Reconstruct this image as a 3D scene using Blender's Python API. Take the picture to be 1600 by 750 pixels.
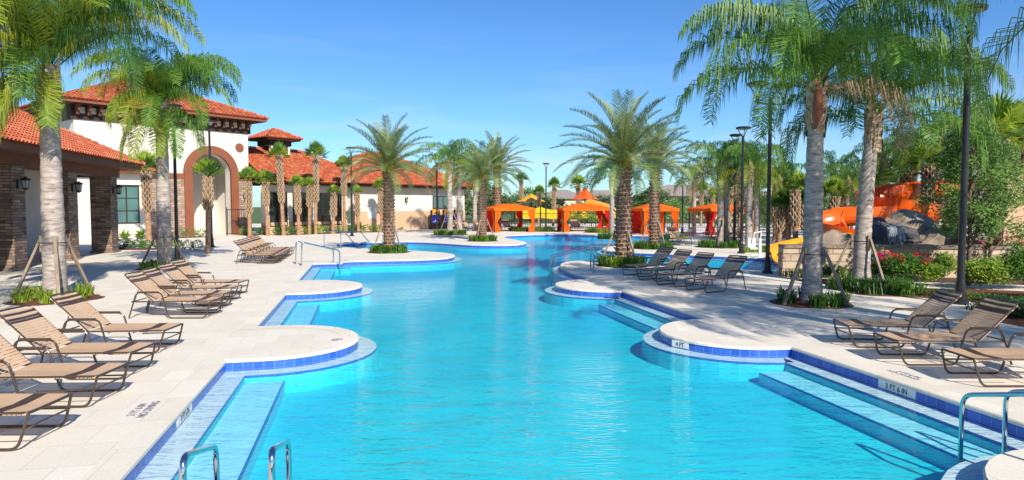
import bpy, math, random
from mathutils import Vector, Matrix, noise as mnoise
random.seed(7)
R = math.radians; PI = math.pi
for o in list(bpy.data.objects): bpy.data.objects.remove(o)
S = bpy.context.scene
COL = S.collection
# ------------------------------------------------------------------ camera
W, H, F, HC = 1600.0, 750.0, 1050.0, 2.4
PITCH = math.atan(53.0 / F)
cd = bpy.data.cameras.new('camera'); cam = bpy.data.objects.new('camera', cd); COL.objects.link(cam)
cam.location = (0, 0, HC); cam.rotation_euler = (PI / 2 - PITCH, 0, 0)
cd.sensor_width = 36; cd.lens = 36 * F / W; cd.clip_end = 3000; cd.clip_start = 0.05
S.camera = cam
# ------------------------------------------------------------------ sky, sun, exposure
SUN_EL, SUN_AZ = R(36), math.atan2(0.42, -0.907)
w = bpy.data.worlds.new("World"); S.world = w; w.use_nodes = True
nt = w.node_tree; bg = nt.nodes['Background']
sky = nt.nodes.new('ShaderNodeTexSky'); sky.sky_type = 'NISHITA'; sky.sun_disc = False
sky.sun_elevation = SUN_EL; sky.sun_rotation = SUN_AZ; sky.air_density = 1.0; sky.dust_density = 0.3; sky.ozone_density = 2.2
hs = nt.nodes.new('ShaderNodeHueSaturation'); hs.inputs['Saturation'].default_value = 1.15
nt.links.new(sky.outputs[0], hs.inputs['Color'])
tn = nt.nodes.new('ShaderNodeMix'); tn.data_type = 'RGBA'; tn.blend_type = 'MULTIPLY'; tn.inputs['Factor'].default_value = 1; tn.inputs['B'].default_value = (.56, .82, 1.12, 1)
nt.links.new(hs.outputs[0], tn.inputs['A']); 
wc = nt.nodes.new('ShaderNodeTexCoord'); wm = nt.nodes.new('ShaderNodeMapping'); wm.inputs['Scale'].default_value = (1.3, 1.3, 9); nt.links.new(wc.outputs['Generated'], wm.inputs['Vector'])
wn = nt.nodes.new('ShaderNodeTexNoise'); wn.inputs['Scale'].default_value = 2.6; wn.inputs['Detail'].default_value = 7; wn.inputs['Distortion'].default_value = .6; nt.links.new(wm.outputs[0], wn.inputs['Vector'])
wr = nt.nodes.new('ShaderNodeMapRange'); wr.inputs['From Min'].default_value = .50; wr.inputs['From Max'].default_value = .80; wr.inputs['To Max'].default_value = .35; nt.links.new(wn.outputs[0], wr.inputs['Value'])
wz = nt.nodes.new('ShaderNodeSeparateXYZ'); nt.links.new(wc.outputs['Generated'], wz.inputs[0])
wk = nt.nodes.new('ShaderNodeMapRange'); wk.inputs['From Min'].default_value = .26; wk.inputs['From Max'].default_value = .10; nt.links.new(wz.outputs['Z'], wk.inputs['Value'])
wmul = nt.nodes.new('ShaderNodeMath'); wmul.operation = 'MULTIPLY'; nt.links.new(wr.outputs[0], wmul.inputs[0]); nt.links.new(wk.outputs[0], wmul.inputs[1])
wx = nt.nodes.new('ShaderNodeMix'); wx.data_type = 'RGBA'; wx.inputs['B'].default_value = (6.2, 6.6, 7.2, 1); nt.links.new(wmul.outputs[0], wx.inputs['Factor']); nt.links.new(tn.outputs['Result'], wx.inputs['A'])
nt.links.new(wx.outputs['Result'], bg.inputs['Color']); bg.inputs['Strength'].default_value = 0.10
sd = bpy.data.lights.new('sun', 'SUN'); so = bpy.data.objects.new('sun', sd); COL.objects.link(so)
sd.energy = 4.7; sd.angle = R(0.5); sd.color = (1.0, 0.925, 0.80)
sv = Vector((math.sin(SUN_AZ) * math.cos(SUN_EL), math.cos(SUN_AZ) * math.cos(SUN_EL), math.sin(SUN_EL)))
so.rotation_euler = (-sv).to_track_quat('-Z', 'Y').to_euler(); so.location = sv * 60
S.view_settings.view_transform = 'Standard'; S.view_settings.look = 'None'
S.view_settings.exposure = 0.5; S.view_settings.gamma = 1
S.cycles.transparent_max_bounces = 24; S.cycles.max_bounces = 8
# ------------------------------------------------------------------ frames of reference
def G(px, py, z=0.0):            # the place on the level z that lies in this direction from the camera
    dx, dy = (px - W / 2) / F, (py - H / 2) / F
    c, s = math.cos(PITCH), math.sin(PITCH)
    d = Vector((dx, c - dy * s, -s - dy * c))
    k = (z - HC) / d.z
    return Vector((d.x * k, d.y * k, z))
TH = R(12.35); CT, ST = math.cos(TH), math.sin(TH)
def PF(x, y): return Vector((x * CT - y * ST, x * ST + y * CT))      # pool frame -> world
# ------------------------------------------------------------------ materials
def nodes(name):
    m = bpy.data.materials.new(name); m.use_nodes = True
    n = m.node_tree.nodes; l = m.node_tree.links
    return m, n, l, n['Principled BSDF']
def ramp(n, l, fac, stops):
    r = n.new('ShaderNodeValToRGB'); e = r.color_ramp.elements
    while len(e) < len(stops): e.new(0.5)
    for i, (p, c) in enumerate(stops): e[i].position = p; e[i].color = (*c, 1)
    l.new(fac, r.inputs[0]); return r
def mk(name, c1, c2=None, scale=4, rough=.7, bump=0, bscale=None, metal=0, detail=4, spec=.4, sheen=0):
    m, n, l, b = nodes(name)
    b.inputs['Roughness'].default_value = rough; b.inputs['Metallic'].default_value = metal
    b.inputs['Specular IOR Level'].default_value = spec
    tc = n.new('ShaderNodeTexCoord')
    nz = n.new('ShaderNodeTexNoise'); nz.inputs['Scale'].default_value = scale; nz.inputs['Detail'].default_value = detail
    l.new(tc.outputs['Object'], nz.inputs['Vector'])
    r = ramp(n, l, nz.outputs[0], [(.3, c1), (.7, c2 or tuple(x * .8 for x in c1))]); l.new(r.outputs[0], b.inputs['Base Color'])
    if bump:
        nb = n.new('ShaderNodeTexNoise'); nb.inputs['Scale'].default_value = bscale or scale * 6; nb.inputs['Detail'].default_value = 5
        l.new(tc.outputs['Object'], nb.inputs['Vector'])
        bp = n.new('ShaderNodeBump'); bp.inputs['Strength'].default_value = bump; bp.inputs['Distance'].default_value = .03
        l.new(nb.outputs[0], bp.inputs['Height']); l.new(bp.outputs[0], b.inputs['Normal'])
    return m
def leafmat(name, c1, c2, scale=1.6, tr=.3, rough=.45, spec=.35):
    m, n, l, b = nodes(name)
    tc = n.new('ShaderNodeTexCoord'); nz = n.new('ShaderNodeTexNoise'); nz.inputs['Scale'].default_value = scale; nz.inputs['Detail'].default_value = 3
    l.new(tc.outputs['Object'], nz.inputs['Vector'])
    r = ramp(n, l, nz.outputs[0], [(.35, c1), (.65, c2)])
    l.new(r.outputs[0], b.inputs['Base Color']); b.inputs['Roughness'].default_value = rough; b.inputs['Specular IOR Level'].default_value = spec
    t = n.new('ShaderNodeBsdfTranslucent'); l.new(r.outputs[0], t.inputs[0])
    mx = n.new('ShaderNodeMixShader'); mx.inputs[0].default_value = tr
    l.new(b.outputs[0], mx.inputs[1]); l.new(t.outputs[0], mx.inputs[2]); l.new(mx.outputs[0], n['Material Output'].inputs[0])
    return m
def brickmat(name, c1, c2, mortar, bw, bh, msize=.01, rough=.85, bump=.6, noisec=None, nscale=2.0, off=.5, bias=0):
    m, n, l, b = nodes(name)
    b.inputs['Roughness'].default_value = rough
    tc = n.new('ShaderNodeTexCoord'); br = n.new('ShaderNodeTexBrick')
    l.new(tc.outputs['UV'], br.inputs['Vector'])
    br.inputs['Scale'].default_value = 1; br.inputs['Brick Width'].default_value = bw; br.inputs['Row Height'].default_value = bh
    br.inputs['Mortar Size'].default_value = msize; br.offset = off; br.inputs['Bias'].default_value = bias
    br.inputs['Color1'].default_value = (*c1, 1); br.inputs['Color2'].default_value = (*c2, 1); br.inputs['Mortar'].default_value = (*mortar, 1)
    src = br.outputs[0]
    if noisec:
        nz = n.new('ShaderNodeTexNoise'); nz.inputs['Scale'].default_value = nscale; nz.inputs['Detail'].default_value = 6
        l.new(tc.outputs['Object'], nz.inputs['Vector'])
        mx = n.new('ShaderNodeMix'); mx.data_type = 'RGBA'
        rr = ramp(n, l, nz.outputs[0], [(.35, (0, 0, 0)), (.7, (.75, .75, .75))])
        l.new(rr.outputs[0], mx.inputs['Factor']); l.new(src, mx.inputs['A']); mx.inputs['B'].default_value = (*noisec, 1)
        src = mx.outputs['Result']
    l.new(src, b.inputs['Base Color'])
    if bump:
        bp = n.new('ShaderNodeBump'); bp.inputs['Strength'].default_value = bump; bp.inputs['Distance'].default_value = .02; bp.invert = True
        l.new(br.outputs['Fac'], bp.inputs['Height']); l.new(bp.outputs[0], b.inputs['Normal'])
    return m
M = {}
M['deck'] = None
def deckmat(name, c1, c2, cm, bw, bh, ms=.006):
    m, n, l, b = nodes(name)
    b.inputs['Roughness'].default_value = .75; b.inputs['Specular IOR Level'].default_value = .25
    tc = n.new('ShaderNodeTexCoord'); mp = n.new('ShaderNodeMapping'); mp.inputs['Rotation'].default_value = (0, 0, -TH)
    l.new(tc.outputs['Object'], mp.inputs['Vector'])
    n1 = n.new('ShaderNodeTexNoise'); n1.inputs['Scale'].default_value = .7; n1.inputs['Detail'].default_value = 8; n1.inputs['Roughness'].default_value = .7
    l.new(mp.outputs[0], n1.inputs['Vector'])
    r1 = ramp(n, l, n1.outputs[0], [(.32, c1), (.68, c2)])
    n2 = n.new('ShaderNodeTexNoise'); n2.inputs['Scale'].default_value = 38; n2.inputs['Detail'].default_value = 3
    l.new(mp.outputs[0], n2.inputs['Vector'])
    r2 = ramp(n, l, n2.outputs[0], [(.3, (.90, .89, .87)), (.55, (1, 1, 1))])
    mu = n.new('ShaderNodeMix'); mu.data_type = 'RGBA'; mu.blend_type = 'MULTIPLY'; mu.inputs['Factor'].default_value = 1
    l.new(r1.outputs[0], mu.inputs['A']); l.new(r2.outputs[0], mu.inputs['B'])
    br = n.new('ShaderNodeTexBrick'); br.inputs['Scale'].default_value = 1; br.inputs['Brick Width'].default_value = bw; br.inputs['Row Height'].default_value = bh
    br.inputs['Mortar Size'].default_value = ms; br.inputs['Color1'].default_value = (1, 1, 1, 1); br.inputs['Color2'].default_value = (.91, .895, .87, 1); br.inputs['Mortar'].default_value = (*cm, 1)
    l.new(mp.outputs[0], br.inputs['Vector'])
    m2 = n.new('ShaderNodeMix'); m2.data_type = 'RGBA'; m2.blend_type = 'MULTIPLY'; m2.inputs['Factor'].default_value = 1
    l.new(mu.outputs['Result'], m2.inputs['A']); l.new(br.outputs[0], m2.inputs['B']); l.new(m2.outputs['Result'], b.inputs['Base Color'])
    bp = n.new('ShaderNodeBump'); bp.inputs['Strength'].default_value = .25; bp.inputs['Distance'].default_value = .01
    l.new(n2.outputs[0], bp.inputs['Height']); l.new(bp.outputs[0], b.inputs['Normal'])
    return m
M['deck'] = deckmat('deck_concrete', (.80, .745, .65), (.73, .675, .58), (.80, .78, .74), .62, .62)
M['coping'] = deckmat('coping_stone', (.80, .745, .64), (.74, .68, .57), (.8, .77, .72), .6, .9)
M['grass'] = mk('lawn', (.06, .11, .025), (.12, .16, .05), .4, .95, .5, 30)
M['plaster'] = mk('pool_plaster', (.05, .60, .65), (.10, .70, .72), .9, .6)
M['ledge'] = mk('ledge_plaster', (.60, .66, .70), (.66, .72, .75), 2.5, .6)
M['step'] = mk('step_plaster', (.42, .72, .78), (.50, .78, .82), 2.5, .6)
M['tile'] = brickmat('blue_waterline_tile', (.02, .09, .42), (.035, .14, .60), (.18, .25, .5), .155, .16, .004, .25, .2, off=0)
M['trim'] = mk('blue_trim_tile', (.02, .12, .38), (.03, .16, .46), 5, .3)
M['stucco'] = mk('white_stucco', (.74, .69, .61), (.64, .59, .51), .5, .9, .15, 40)
M['tan'] = mk('tan_stucco', (.55, .36, .22), (.60, .40, .25), .8, .9, .15, 40)
M['peach'] = mk('peach_stucco', (.62, .40, .26), (.56, .36, .23), .8, .9, .15, 40)
M['brown'] = mk('brown_trim', (.17, .065, .03), (.13, .05, .024), 2, .7)
M['terra'] = mk('terracotta_trim', (.26, .085, .042), (.21, .068, .035), 2, .75)
M['dark'] = mk('dark_wood_soffit', (.055, .03, .02), (.04, .022, .015), 2, .7)
M['stone'] = brickmat('stacked_ledgestone', (.13, .075, .05), (.46, .31, .21), (.04, .028, .02), .42, .11, .010, .9, 1.0, (.20, .15, .125), 4.0)
M['stone2'] = brickmat('pale_ledgestone', (.28, .17, .12), (.54, .40, .29), (.12, .08, .06), .5, .18, .01, .9, 1.0, (.26, .2, .17), 3.0)
for i, c in enumerate([(.50, .115, .045), (.57, .15, .06), (.43, .09, .04), (.62, .20, .10)]):
    M['rt%d' % i] = mk('clay_tile_%s' % 'abcd'[i], c, tuple(x * .8 for x in c), 1.5, .75)
ROOF = [M['rt0'], M['rt1'], M['rt2'], M['rt3']]
M['glass'] = mk('window_glass', (.015, .022, .022), (.02, .03, .03), 1, .06, spec=.9)
M['glass2'] = mk('window_glass_blinds', (.10, .20, .19), (.07, .15, .14), 1, .12, spec=.8)
M['wframe'] = mk('window_frame', (.05, .03, .022), None, 3, .5)
M['black'] = mk('black_powder_coat', (.012, .012, .013), (.018, .018, .02), 5, .35, spec=.5)
M['bronze'] = mk('bronze_tube', (.05, .033, .025), (.07, .045, .032), 6, .32, spec=.6)
M['strap'] = mk('tan_vinyl_strap', (.56, .37, .22), (.62, .42, .265), 5, .5, spec=.4)
M['strapd'] = mk('brown_vinyl_strap', (.075, .04, .032), (.06, .035, .028), 5, .45, spec=.4)
M['steel'] = mk('polished_steel', (.62, .64, .66), (.55, .57, .6), 2, .12, metal=1)
M['paint'] = mk('white_paint', (.8, .8, .78), (.74, .74, .72), 2, .6)
M['ink'] = mk('marking_black', (.02, .02, .025), None, 2, .6)
M['inkp'] = mk('faded_marking', (.16, .15, .22), (.30, .28, .34), 6, .7)
M['orange'] = leafmat('orange_canvas', (.85, .16, .015), (.90, .20, .02), 1, .35, .8, .1)
M['red'] = leafmat('red_canvas', (.70, .035, .02), (.60, .03, .02), 1, .3, .8, .1)
M['yellow'] = leafmat('yellow_canvas', (.85, .60, .03), (.8, .52, .03), 1, .3, .8, .1)
M['gel'] = mk('orange_gelcoat', (.80, .13, .012), (.74, .10, .01), 1.2, .28, spec=.5)
M['gely'] = mk('yellow_gelcoat', (.85, .38, .02), (.8, .33, .02), 1.2, .25, spec=.5)
M['gelr'] = mk('red_gelcoat', (.62, .03, .01), (.55, .03, .01), 1.2, .28, spec=.5)
M['blue'] = mk('blue_board', (.03, .04, .45), (.04, .05, .5), 2, .5)
M['rock'] = mk('rockwork', (.34, .26, .19), (.16, .13, .11), 1.6, .9, 1, 9)
M['rockd'] = mk('wet_rockwork', (.09, .085, .085), (.05, .045, .045), 1.6, .5, 1, 9)
M['rubble'] = brickmat('rubble_wall_stone', (.58, .43, .30), (.36, .23, .15), (.12, .09, .07), .55, .26, .02, .95, .9, (.52, .42, .30), 2.2)
M['mulch'] = mk('red_mulch', (.22, .075, .03), (.10, .035, .018), 14, .95, 1, 50)
M['soil'] = mk('brown_mulch', (.14, .07, .04), (.07, .04, .025), 14, .95, 1, 50)
M['wood'] = mk('weathered_timber', (.33, .25, .18), (.22, .17, .125), 5, .85, .3)
M['qtrunk'] = None
def ringtrunk(name, c1, c2, c3, zs):
    m, n, l, b = nodes(name)
    b.inputs['Roughness'].default_value = .9; b.inputs['Specular IOR Level'].default_value = .15
    tc = n.new('ShaderNodeTexCoord'); mp = n.new('ShaderNodeMapping'); mp.inputs['Scale'].default_value = (1.2, 1.2, zs)
    l.new(tc.outputs['Object'], mp.inputs['Vector'])
    nz = n.new('ShaderNodeTexNoise'); nz.inputs['Scale'].default_value = 3; nz.inputs['Detail'].default_value = 8; nz.inputs['Roughness'].default_value = .65
    l.new(mp.outputs[0], nz.inputs['Vector'])
    r = ramp(n, l, nz.outputs[0], [(.3, c1), (.5, c2), (.7, c3)]); l.new(r.outputs[0], b.inputs['Base Color'])
    bp = n.new('ShaderNodeBump'); bp.inputs['Strength'].default_value = .8; bp.inputs['Distance'].default_value = .03
    l.new(nz.outputs[0], bp.inputs['Height']); l.new(bp.outputs[0], b.inputs['Normal'])
    return m
M['qtrunk'] = ringtrunk('queen_palm_bark', (.17, .14, .125), (.37, .315, .28), (.54, .48, .43), 5)
M['qupper'] = ringtrunk('queen_palm_boots', (.22, .12, .07), (.42, .30, .20), (.55, .46, .36), 1.5)
M['dboot'] = mk('date_palm_boots', (.34, .22, .15), (.20, .125, .085), 5, .95, .8, 30)
M['dboot2'] = mk('date_palm_cut_boots', (.56, .41, .30), (.42, .29, .20), 7, .95, .6, 30)
M['strunk'] = ringtrunk('cabbage_palm_bark', (.20, .105, .06), (.36, .205, .12), (.46, .29, .18), 3)
M['sboot'] = mk('cabbage_palm_boots', (.46, .34, .22), (.34, .22, .13), 6, .95, .5, 30)
M['sdark'] = mk('cabbage_palm_boot_gaps', (.12, .07, .04), (.08, .045, .03), 6, .95)
M['q1'] = leafmat('queen_frond_green', (.085, .20, .025), (.17, .31, .045))
M['q2'] = leafmat('queen_frond_yellow', (.30, .34, .03), (.22, .32, .035))
M['q3'] = leafmat('queen_frond_deep', (.04, .12, .03), (.07, .18, .035))
M['q4'] = leafmat('frond_dry', (.42, .30, .16), (.32, .22, .11))
M['d1'] = leafmat('date_frond_glaucous', (.22, .30, .10), (.36, .42, .19))
M['d2'] = leafmat('date_frond_green', (.15, .23, .08), (.22, .30, .10))
M['d3'] = leafmat('date_frond_gold', (.42, .30, .03), (.35, .30, .05))
M['s1'] = leafmat('fan_frond_green', (.20, .33, .03), (.36, .45, .05), 3)
M['s2'] = leafmat('fan_frond_deep', (.05, .14, .03), (.09, .20, .035), 3)
M['shrub'] = leafmat('shrub_leaf', (.05, .14, .02), (.12, .26, .03), 3)
M['lime'] = leafmat('lime_leaf', (.20, .32, .03), (.28, .38, .04), 3)
M['shrubd'] = leafmat('shrub_leaf_deep', (.02, .06, .015), (.05, .11, .02), 3)
M['tleaf'] = leafmat('tree_leaf', (.10, .20, .04), (.17, .30, .06), 1)
M['tleaf2'] = leafmat('tree_leaf_far', (.075, .13, .045), (.13, .20, .07), .6)
M['bark'] = mk('tree_bark', (.20, .14, .10), (.12, .085, .06), 6, .9, .7, 30)
M['petal'] = leafmat('red_petal', (.65, .015, .03), (.55, .01, .02), 6)
M['pink'] = leafmat('pink_petal', (.75, .10, .14), (.65, .06, .10), 6)
M['groof'] = mk('grey_shingle', (.30, .25, .22), (.24, .20, .18), 3, .9)
M['cream'] = mk('cream_render', (.66, .60, .42), (.6, .55, .38), 1, .9)
M['lens'] = mk('lamp_lens', (.45, .45, .42), None, 2, .3)
M['skin'] = mk('white_plastic', (.78, .79, .8), (.72, .73, .75), 2, .35)
# ------------------------------------------------------------------ mesh builder
class MB:
    def __init__(s): s.v = []; s.f = []; s.m = []
    def add(s, vs, fs, mi=0):
        k = len(s.v); s.v.extend([tuple(p) for p in vs]); s.f.extend([tuple(i + k for i in f) for f in fs]); s.m.extend([mi] * len(fs))
    def quad(s, a, b, c, d, mi=0): s.add([a, b, c, d], [(0, 1, 2, 3)], mi)
    def box(s, x0, x1, y0, y1, z0, z1, mi=0, T=None):
        vs = [Vector((x, y, z)) for z in (z0, z1) for y in (y0, y1) for x in (x0, x1)]
        if T is not None: vs = [T @ p for p in vs]
        s.add(vs, [(0, 2, 3, 1), (4, 5, 7, 6), (0, 1, 5, 4), (2, 6, 7, 3), (0, 4, 6, 2), (1, 3, 7, 5)], mi)
    def bar(s, a, b, wd, ht, mi=0):
        a, b = Vector(a), Vector(b); d = (b - a); L = d.length; q = d.to_track_quat('X', 'Z').to_matrix().to_4x4()
        s.box(0, L, -wd / 2, wd / 2, -ht / 2, ht / 2, mi, Matrix.Translation(a) @ q)
    def tube(s, pts, r, n=8, mi=0, cap=True, ph=0):
        pts = [Vector(p) for p in pts]; N = len(pts)
        rs = r if isinstance(r, (list, tuple)) else [r] * N
        vs = []; up = None
        for i, p in enumerate(pts):
            t = (pts[min(i + 1, N - 1)] - pts[max(i - 1, 0)])
            if t.length < 1e-9: t = Vector((0, 0, 1))
            t.normalize()
            if up is None:
                up = Vector((0, 0, 1)) if abs(t.z) < .9 else Vector((1, 0, 0))
            a = up - t * up.dot(t)
            if a.length < 1e-6: a = t.orthogonal()
            a.normalize(); up = a; b = t.cross(a)
            for k in range(n):
                an = ph + 2 * PI * k / n; vs.append(p + (a * math.cos(an) + b * math.sin(an)) * rs[i])
        fs = [(i * n + k, i * n + (k + 1) % n, (i + 1) * n + (k + 1) % n, (i + 1) * n + k) for i in range(N - 1) for k in range(n)]
        if cap: fs += [tuple(reversed(range(n))), tuple(range((N - 1) * n, N * n))]
        s.add(vs, fs, mi)
    def lathe(s, prof, n=16, mi=0, c=(0, 0)):
        vs = [(c[0] + r * math.cos(2 * PI * k / n), c[1] + r * math.sin(2 * PI * k / n), z) for r, z in prof for k in range(n)]
        fs = [(i * n + k, i * n + (k + 1) % n, (i + 1) * n + (k + 1) % n, (i + 1) * n + k) for i in range(len(prof) - 1) for k in range(n)]
        s.add(vs, fs, mi)
    def build(s, name, mats, parent=None, smooth=False, uv=False, T=None):
        me = bpy.data.meshes.new(name)
        if not isinstance(mats, (list, tuple)): mats = [mats]
        v = s.v if T is None else [tuple(T @ Vector(p)) for p in s.v]
        me.from_pydata(v, [], s.f)
        for m in mats: me.materials.append(m)
        if len(mats) > 1: me.polygons.foreach_set('material_index', s.m)
        if smooth: me.polygons.foreach_set('use_smooth', [True] * len(s.f))
        if uv:
            ul = me.uv_layers.new(name='UVMap')
            for p in me.polygons:
                nn = p.normal; ax = max(range(3), key=lambda i: abs(nn[i]))
                for li in p.loop_indices:
                    c = me.vertices[me.loops[li].vertex_index].co
                    ul.data[li].uv = (c.y + c.x * .01, c.z) if ax == 0 else (c.x, c.z) if ax == 1 else (c.x, c.y)
        me.update()
        o = bpy.data.objects.new(name, me); COL.objects.link(o)
        if parent: o.parent = parent
        return o
def tag(o, label=None, cat=None, group=None, kind=None):
    if label: o['label'] = label
    if cat: o['category'] = cat
    if group: o['group'] = group
    if kind: o['kind'] = kind
    return o
def thing(name, loc, label, cat, group=None, rz=0):
    o = bpy.data.objects.new(name, None); COL.objects.link(o); o.location = loc; o.rotation_euler = (0, 0, rz); o.empty_display_size = .2
    return tag(o, label, cat, group)
def dup(src, loc, rz=0, label=None, sc=1.0, cat=None, group=None):
    if src.name.startswith('sun_lounger'): rz += random.uniform(-.035, .035)
    kids = [c for c in src.children]
    o = src.copy(); COL.objects.link(o); o.location = loc; o.rotation_euler = (0, 0, rz); o.scale = (sc, sc, sc) if not isinstance(sc, tuple) else sc
    if label: o['label'] = label
    if group: o['group'] = group
    for ch in kids:
        c = ch.copy(); COL.objects.link(c); c.parent = o
        for g in list(ch.children):
            d = g.copy(); COL.objects.link(d); d.parent = c
    return o
def tri_fill(loops, z):          # loops: outer first, then holes -> verts, faces
    import mathutils.geometry as mg
    vs = []; fs = []
    t = mg.tessellate_polygon([[Vector((p[0], p[1], 0)) for p in lp] for lp in loops])
    for lp in loops: vs += [(p[0], p[1], z) for p in lp]
    for a, b, c in t:
        A, B, C_ = vs[a], vs[b], vs[c]
        cr = (B[0] - A[0]) * (C_[1] - A[1]) - (B[1] - A[1]) * (C_[0] - A[0])
        fs.append((a, b, c) if cr > 0 else (a, c, b))
    return vs, fs
def sgnarea(P): return .5 * sum(P[i][0] * P[(i + 1) % len(P)][1] - P[(i + 1) % len(P)][0] * P[i][1] for i in range(len(P)))
def offset(P, d):               # inward for a CCW loop
    n = len(P); out = []
    for i in range(n):
        a, b, c = Vector(P[i - 1][:2]), Vector(P[i][:2]), Vector(P[(i + 1) % n][:2])
        e1, e2 = (b - a).normalized(), (c - b).normalized()
        n1, n2 = Vector((-e1.y, e1.x)), Vector((-e2.y, e2.x)); m = (n1 + n2)
        if m.length < 1e-5: m = n1
        m.normalize(); k = max(.45, m.dot(n1)); out.append(b + m * (d / k))
    return out
def chaikin(P, it=2):
    for _ in range(it):
        Q = [P[0]]
        for a, b in zip(P[:-1], P[1:]): Q += [a * .75 + b * .25, a * .25 + b * .75]
        Q.append(P[-1]); P = Q
    return P
# ------------------------------------------------------------------ pool outline (counter-clockwise seen from above)
XL, XR = -2.15, 7.1; ZW = -0.125
def nub(side, y0, y1, tip, up):   # rounded deck peninsula
    r = (y1 - y0) / 2; cy = (y0 + y1) / 2; cx = tip - side * r * 1.0
    a = [PF(cx + side * r * math.cos(t), cy + r * math.sin(t)) for t in [(-PI / 2 + PI * k / 18) for k in range(19)]]
    x0 = XL if side > 0 else XR
    P = [PF(x0, y0)] + a + [PF(x0, y1)]
    return P if up else P[::-1]
def g2(px, py): v = G(px, py); return Vector((v.x, v.y))
right = [PF(XR, .9)] + nub(-1, 2.6, 5.3, 5.05, True) + nub(-1, 10.1, 13.0, 5.5, True) + nub(-1, 17.8, 21.0, 5.65, True)
r3 = [g2(920, 433.5), g2(898, 428), g2(879, 420), g2(874, 413), g2(888, 408), g2(920, 407), g2(960, 408), g2(1010, 410), g2(1150, 420.5), g2(1237, 427), g2(1300, 428), g2(1320, 412), g2(1235, 406.5), g2(1136, 400), g2(988, 394), g2(952, 392.5), g2(938, 388.5), g2(955, 384.5), g2(1000, 381), g2(1040, 377.5), g2(1050, 372), g2(1010, 368.5), g2(968, 367.5), g2(900, 366.5), g2(845, 366), g2(790, 368), g2(785, 371), g2(811, 375.5), g2(826, 379), g2(810, 383), g2(740, 383), g2(690, 379.5), g2(640, 377), g2(590, 378), g2(535, 380.5), g2(517, 383.5), g2(545, 387), g2(600, 389), g2(645, 391.5), g2(700, 395), g2(715, 399.5), g2(690, 405), g2(560, 407.5), g2(536, 408.5)]
r3 = chaikin(r3, 2)
left = [PF(XL + 1.2, 30.1), PF(XL + 1.2, 29.2), PF(XL, 29.2)] + nub(1, 19.3, 22.6, -.1, False) + nub(1, 11.1, 14.1, -.14, False) + nub(1, 2.7, 5.35, -.2, False) + [PF(XL, .9)]
POOL = right + r3 + left
Q = [POOL[0]]
for p in POOL[1:]:
    if (p - Q[-1]).length > .02: Q.append(p)
POOL = Q
if sgnarea(POOL) < 0: POOL.reverse()
def strip(P, za, Pb, zb, mb, mi=0):
    n = len(P)
    for i in range(n):
        j = (i + 1) % n
        mb.quad((*P[i][:2], za), (*P[j][:2], za), (*Pb[j][:2], zb), (*Pb[i][:2], zb), mi)
def stripuv(name, P, za, zb, mat):
    mb = MB(); n = len(P); acc = 0; uvs = []
    for i in range(n):
        j = (i + 1) % n; L = (Vector(P[j][:2]) - Vector(P[i][:2])).length
        mb.quad((*P[i][:2], za), (*P[j][:2], za), (*P[j][:2], zb), (*P[i][:2], zb))
        uvs += [(acc, za), (acc + L, za), (acc + L, zb), (acc, zb)]; acc += L
    o = mb.build(name, mat); ul = o.data.uv_layers.new(name='UVMap')
    for k, u in enumerate(uvs): ul.data[k].uv = u
    return tag(o, kind='structure')
# ground, deck
DX0, DX1, DY0, DY1 = -46, 60, -14, 92
mb = MB(); far = 1500
mb.add(*tri_fill([[(-far, -200), (far, -200), (far, far), (-far, far)], [(DX0 + 1, DY0 + 1), (DX1 - 1, DY0 + 1), (DX1 - 1, DY1 - 1), (DX0 + 1, DY1 - 1)]], -.03))
tag(mb.build('ground', M['grass']), kind='structure')
COP = offset(POOL, -.32)
mb = MB(); mb.add(*tri_fill([[(DX0, DY0), (DX1, DY0), (DX1, DY1), (DX0, DY1)], [tuple(p) for p in POOL]], 0)); tag(mb.build('pool_deck', M['deck']), kind='structure')
mb = MB(); IN = offset(POOL, .015)
strip(COP, .004, POOL, .004, mb); strip(POOL, .004, IN, -.012, mb); strip(IN, -.012, IN, -.045, mb); strip(IN, -.045, offset(POOL, -.01), -.047, mb)
tag(mb.build('pool_coping', M['coping']), kind='structure')
stripuv('waterline_tiles', POOL, -.04, -.36, M['tile'])
LED = offset(POOL, .33)
mb = MB(); strip(POOL, -.185, LED, -.185, mb); tag(mb.build('pool_ledge', M['ledge']), kind='structure')
mb = MB(); strip(LED, -.186, offset(POOL, .335), -.225, mb); tag(mb.build('pool_ledge_trim', M['trim']), kind='structure')
ZF = -.50
mb = MB(); strip(offset(POOL, .335), -.225, offset(POOL, .36), ZF, mb)
mb.add(*tri_fill([[tuple(p) for p in offset(POOL, .30)]], ZF)); tag(mb.build('pool_floor', M['plaster']), kind='structure')
def step(x0, x1, y0, y1, ztop, trimside):
    m_ = MB(); P = [PF(x0, y0), PF(x1, y0), PF(x1, y1), PF(x0, y1)]
    for i in range(4):
        a, b = P[i], P[(i + 1) % 4]; m_.quad((a.x, a.y, ZF), (b.x, b.y, ZF), (b.x, b.y, ztop), (a.x, a.y, ztop), 0)
    m_.add([(p.x, p.y, ztop) for p in P], [(0, 1, 2, 3)], 0)
    xe = x1 if trimside > 0 else x0; xi = xe - trimside * .022
    T = [PF(min(xe, xi), y0), PF(max(xe, xi), y0), PF(max(xe, xi), y1), PF(min(xe, xi), y1)]
    m_.add([(p.x, p.y, ztop + .003) for p in T], [(0, 1, 2, 3)], 1)
    xo = xe + trimside * .003; a, b = PF(xo, y0), PF(xo, y1)
    m_.quad((a.x, a.y, ztop + .003), (b.x, b.y, ztop + .003), (b.x, b.y, ztop - .02), (a.x, a.y, ztop - .02), 1)
    tag(m_.build('pool_step', [M['step'], M['trim']]), kind='structure')
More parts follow.
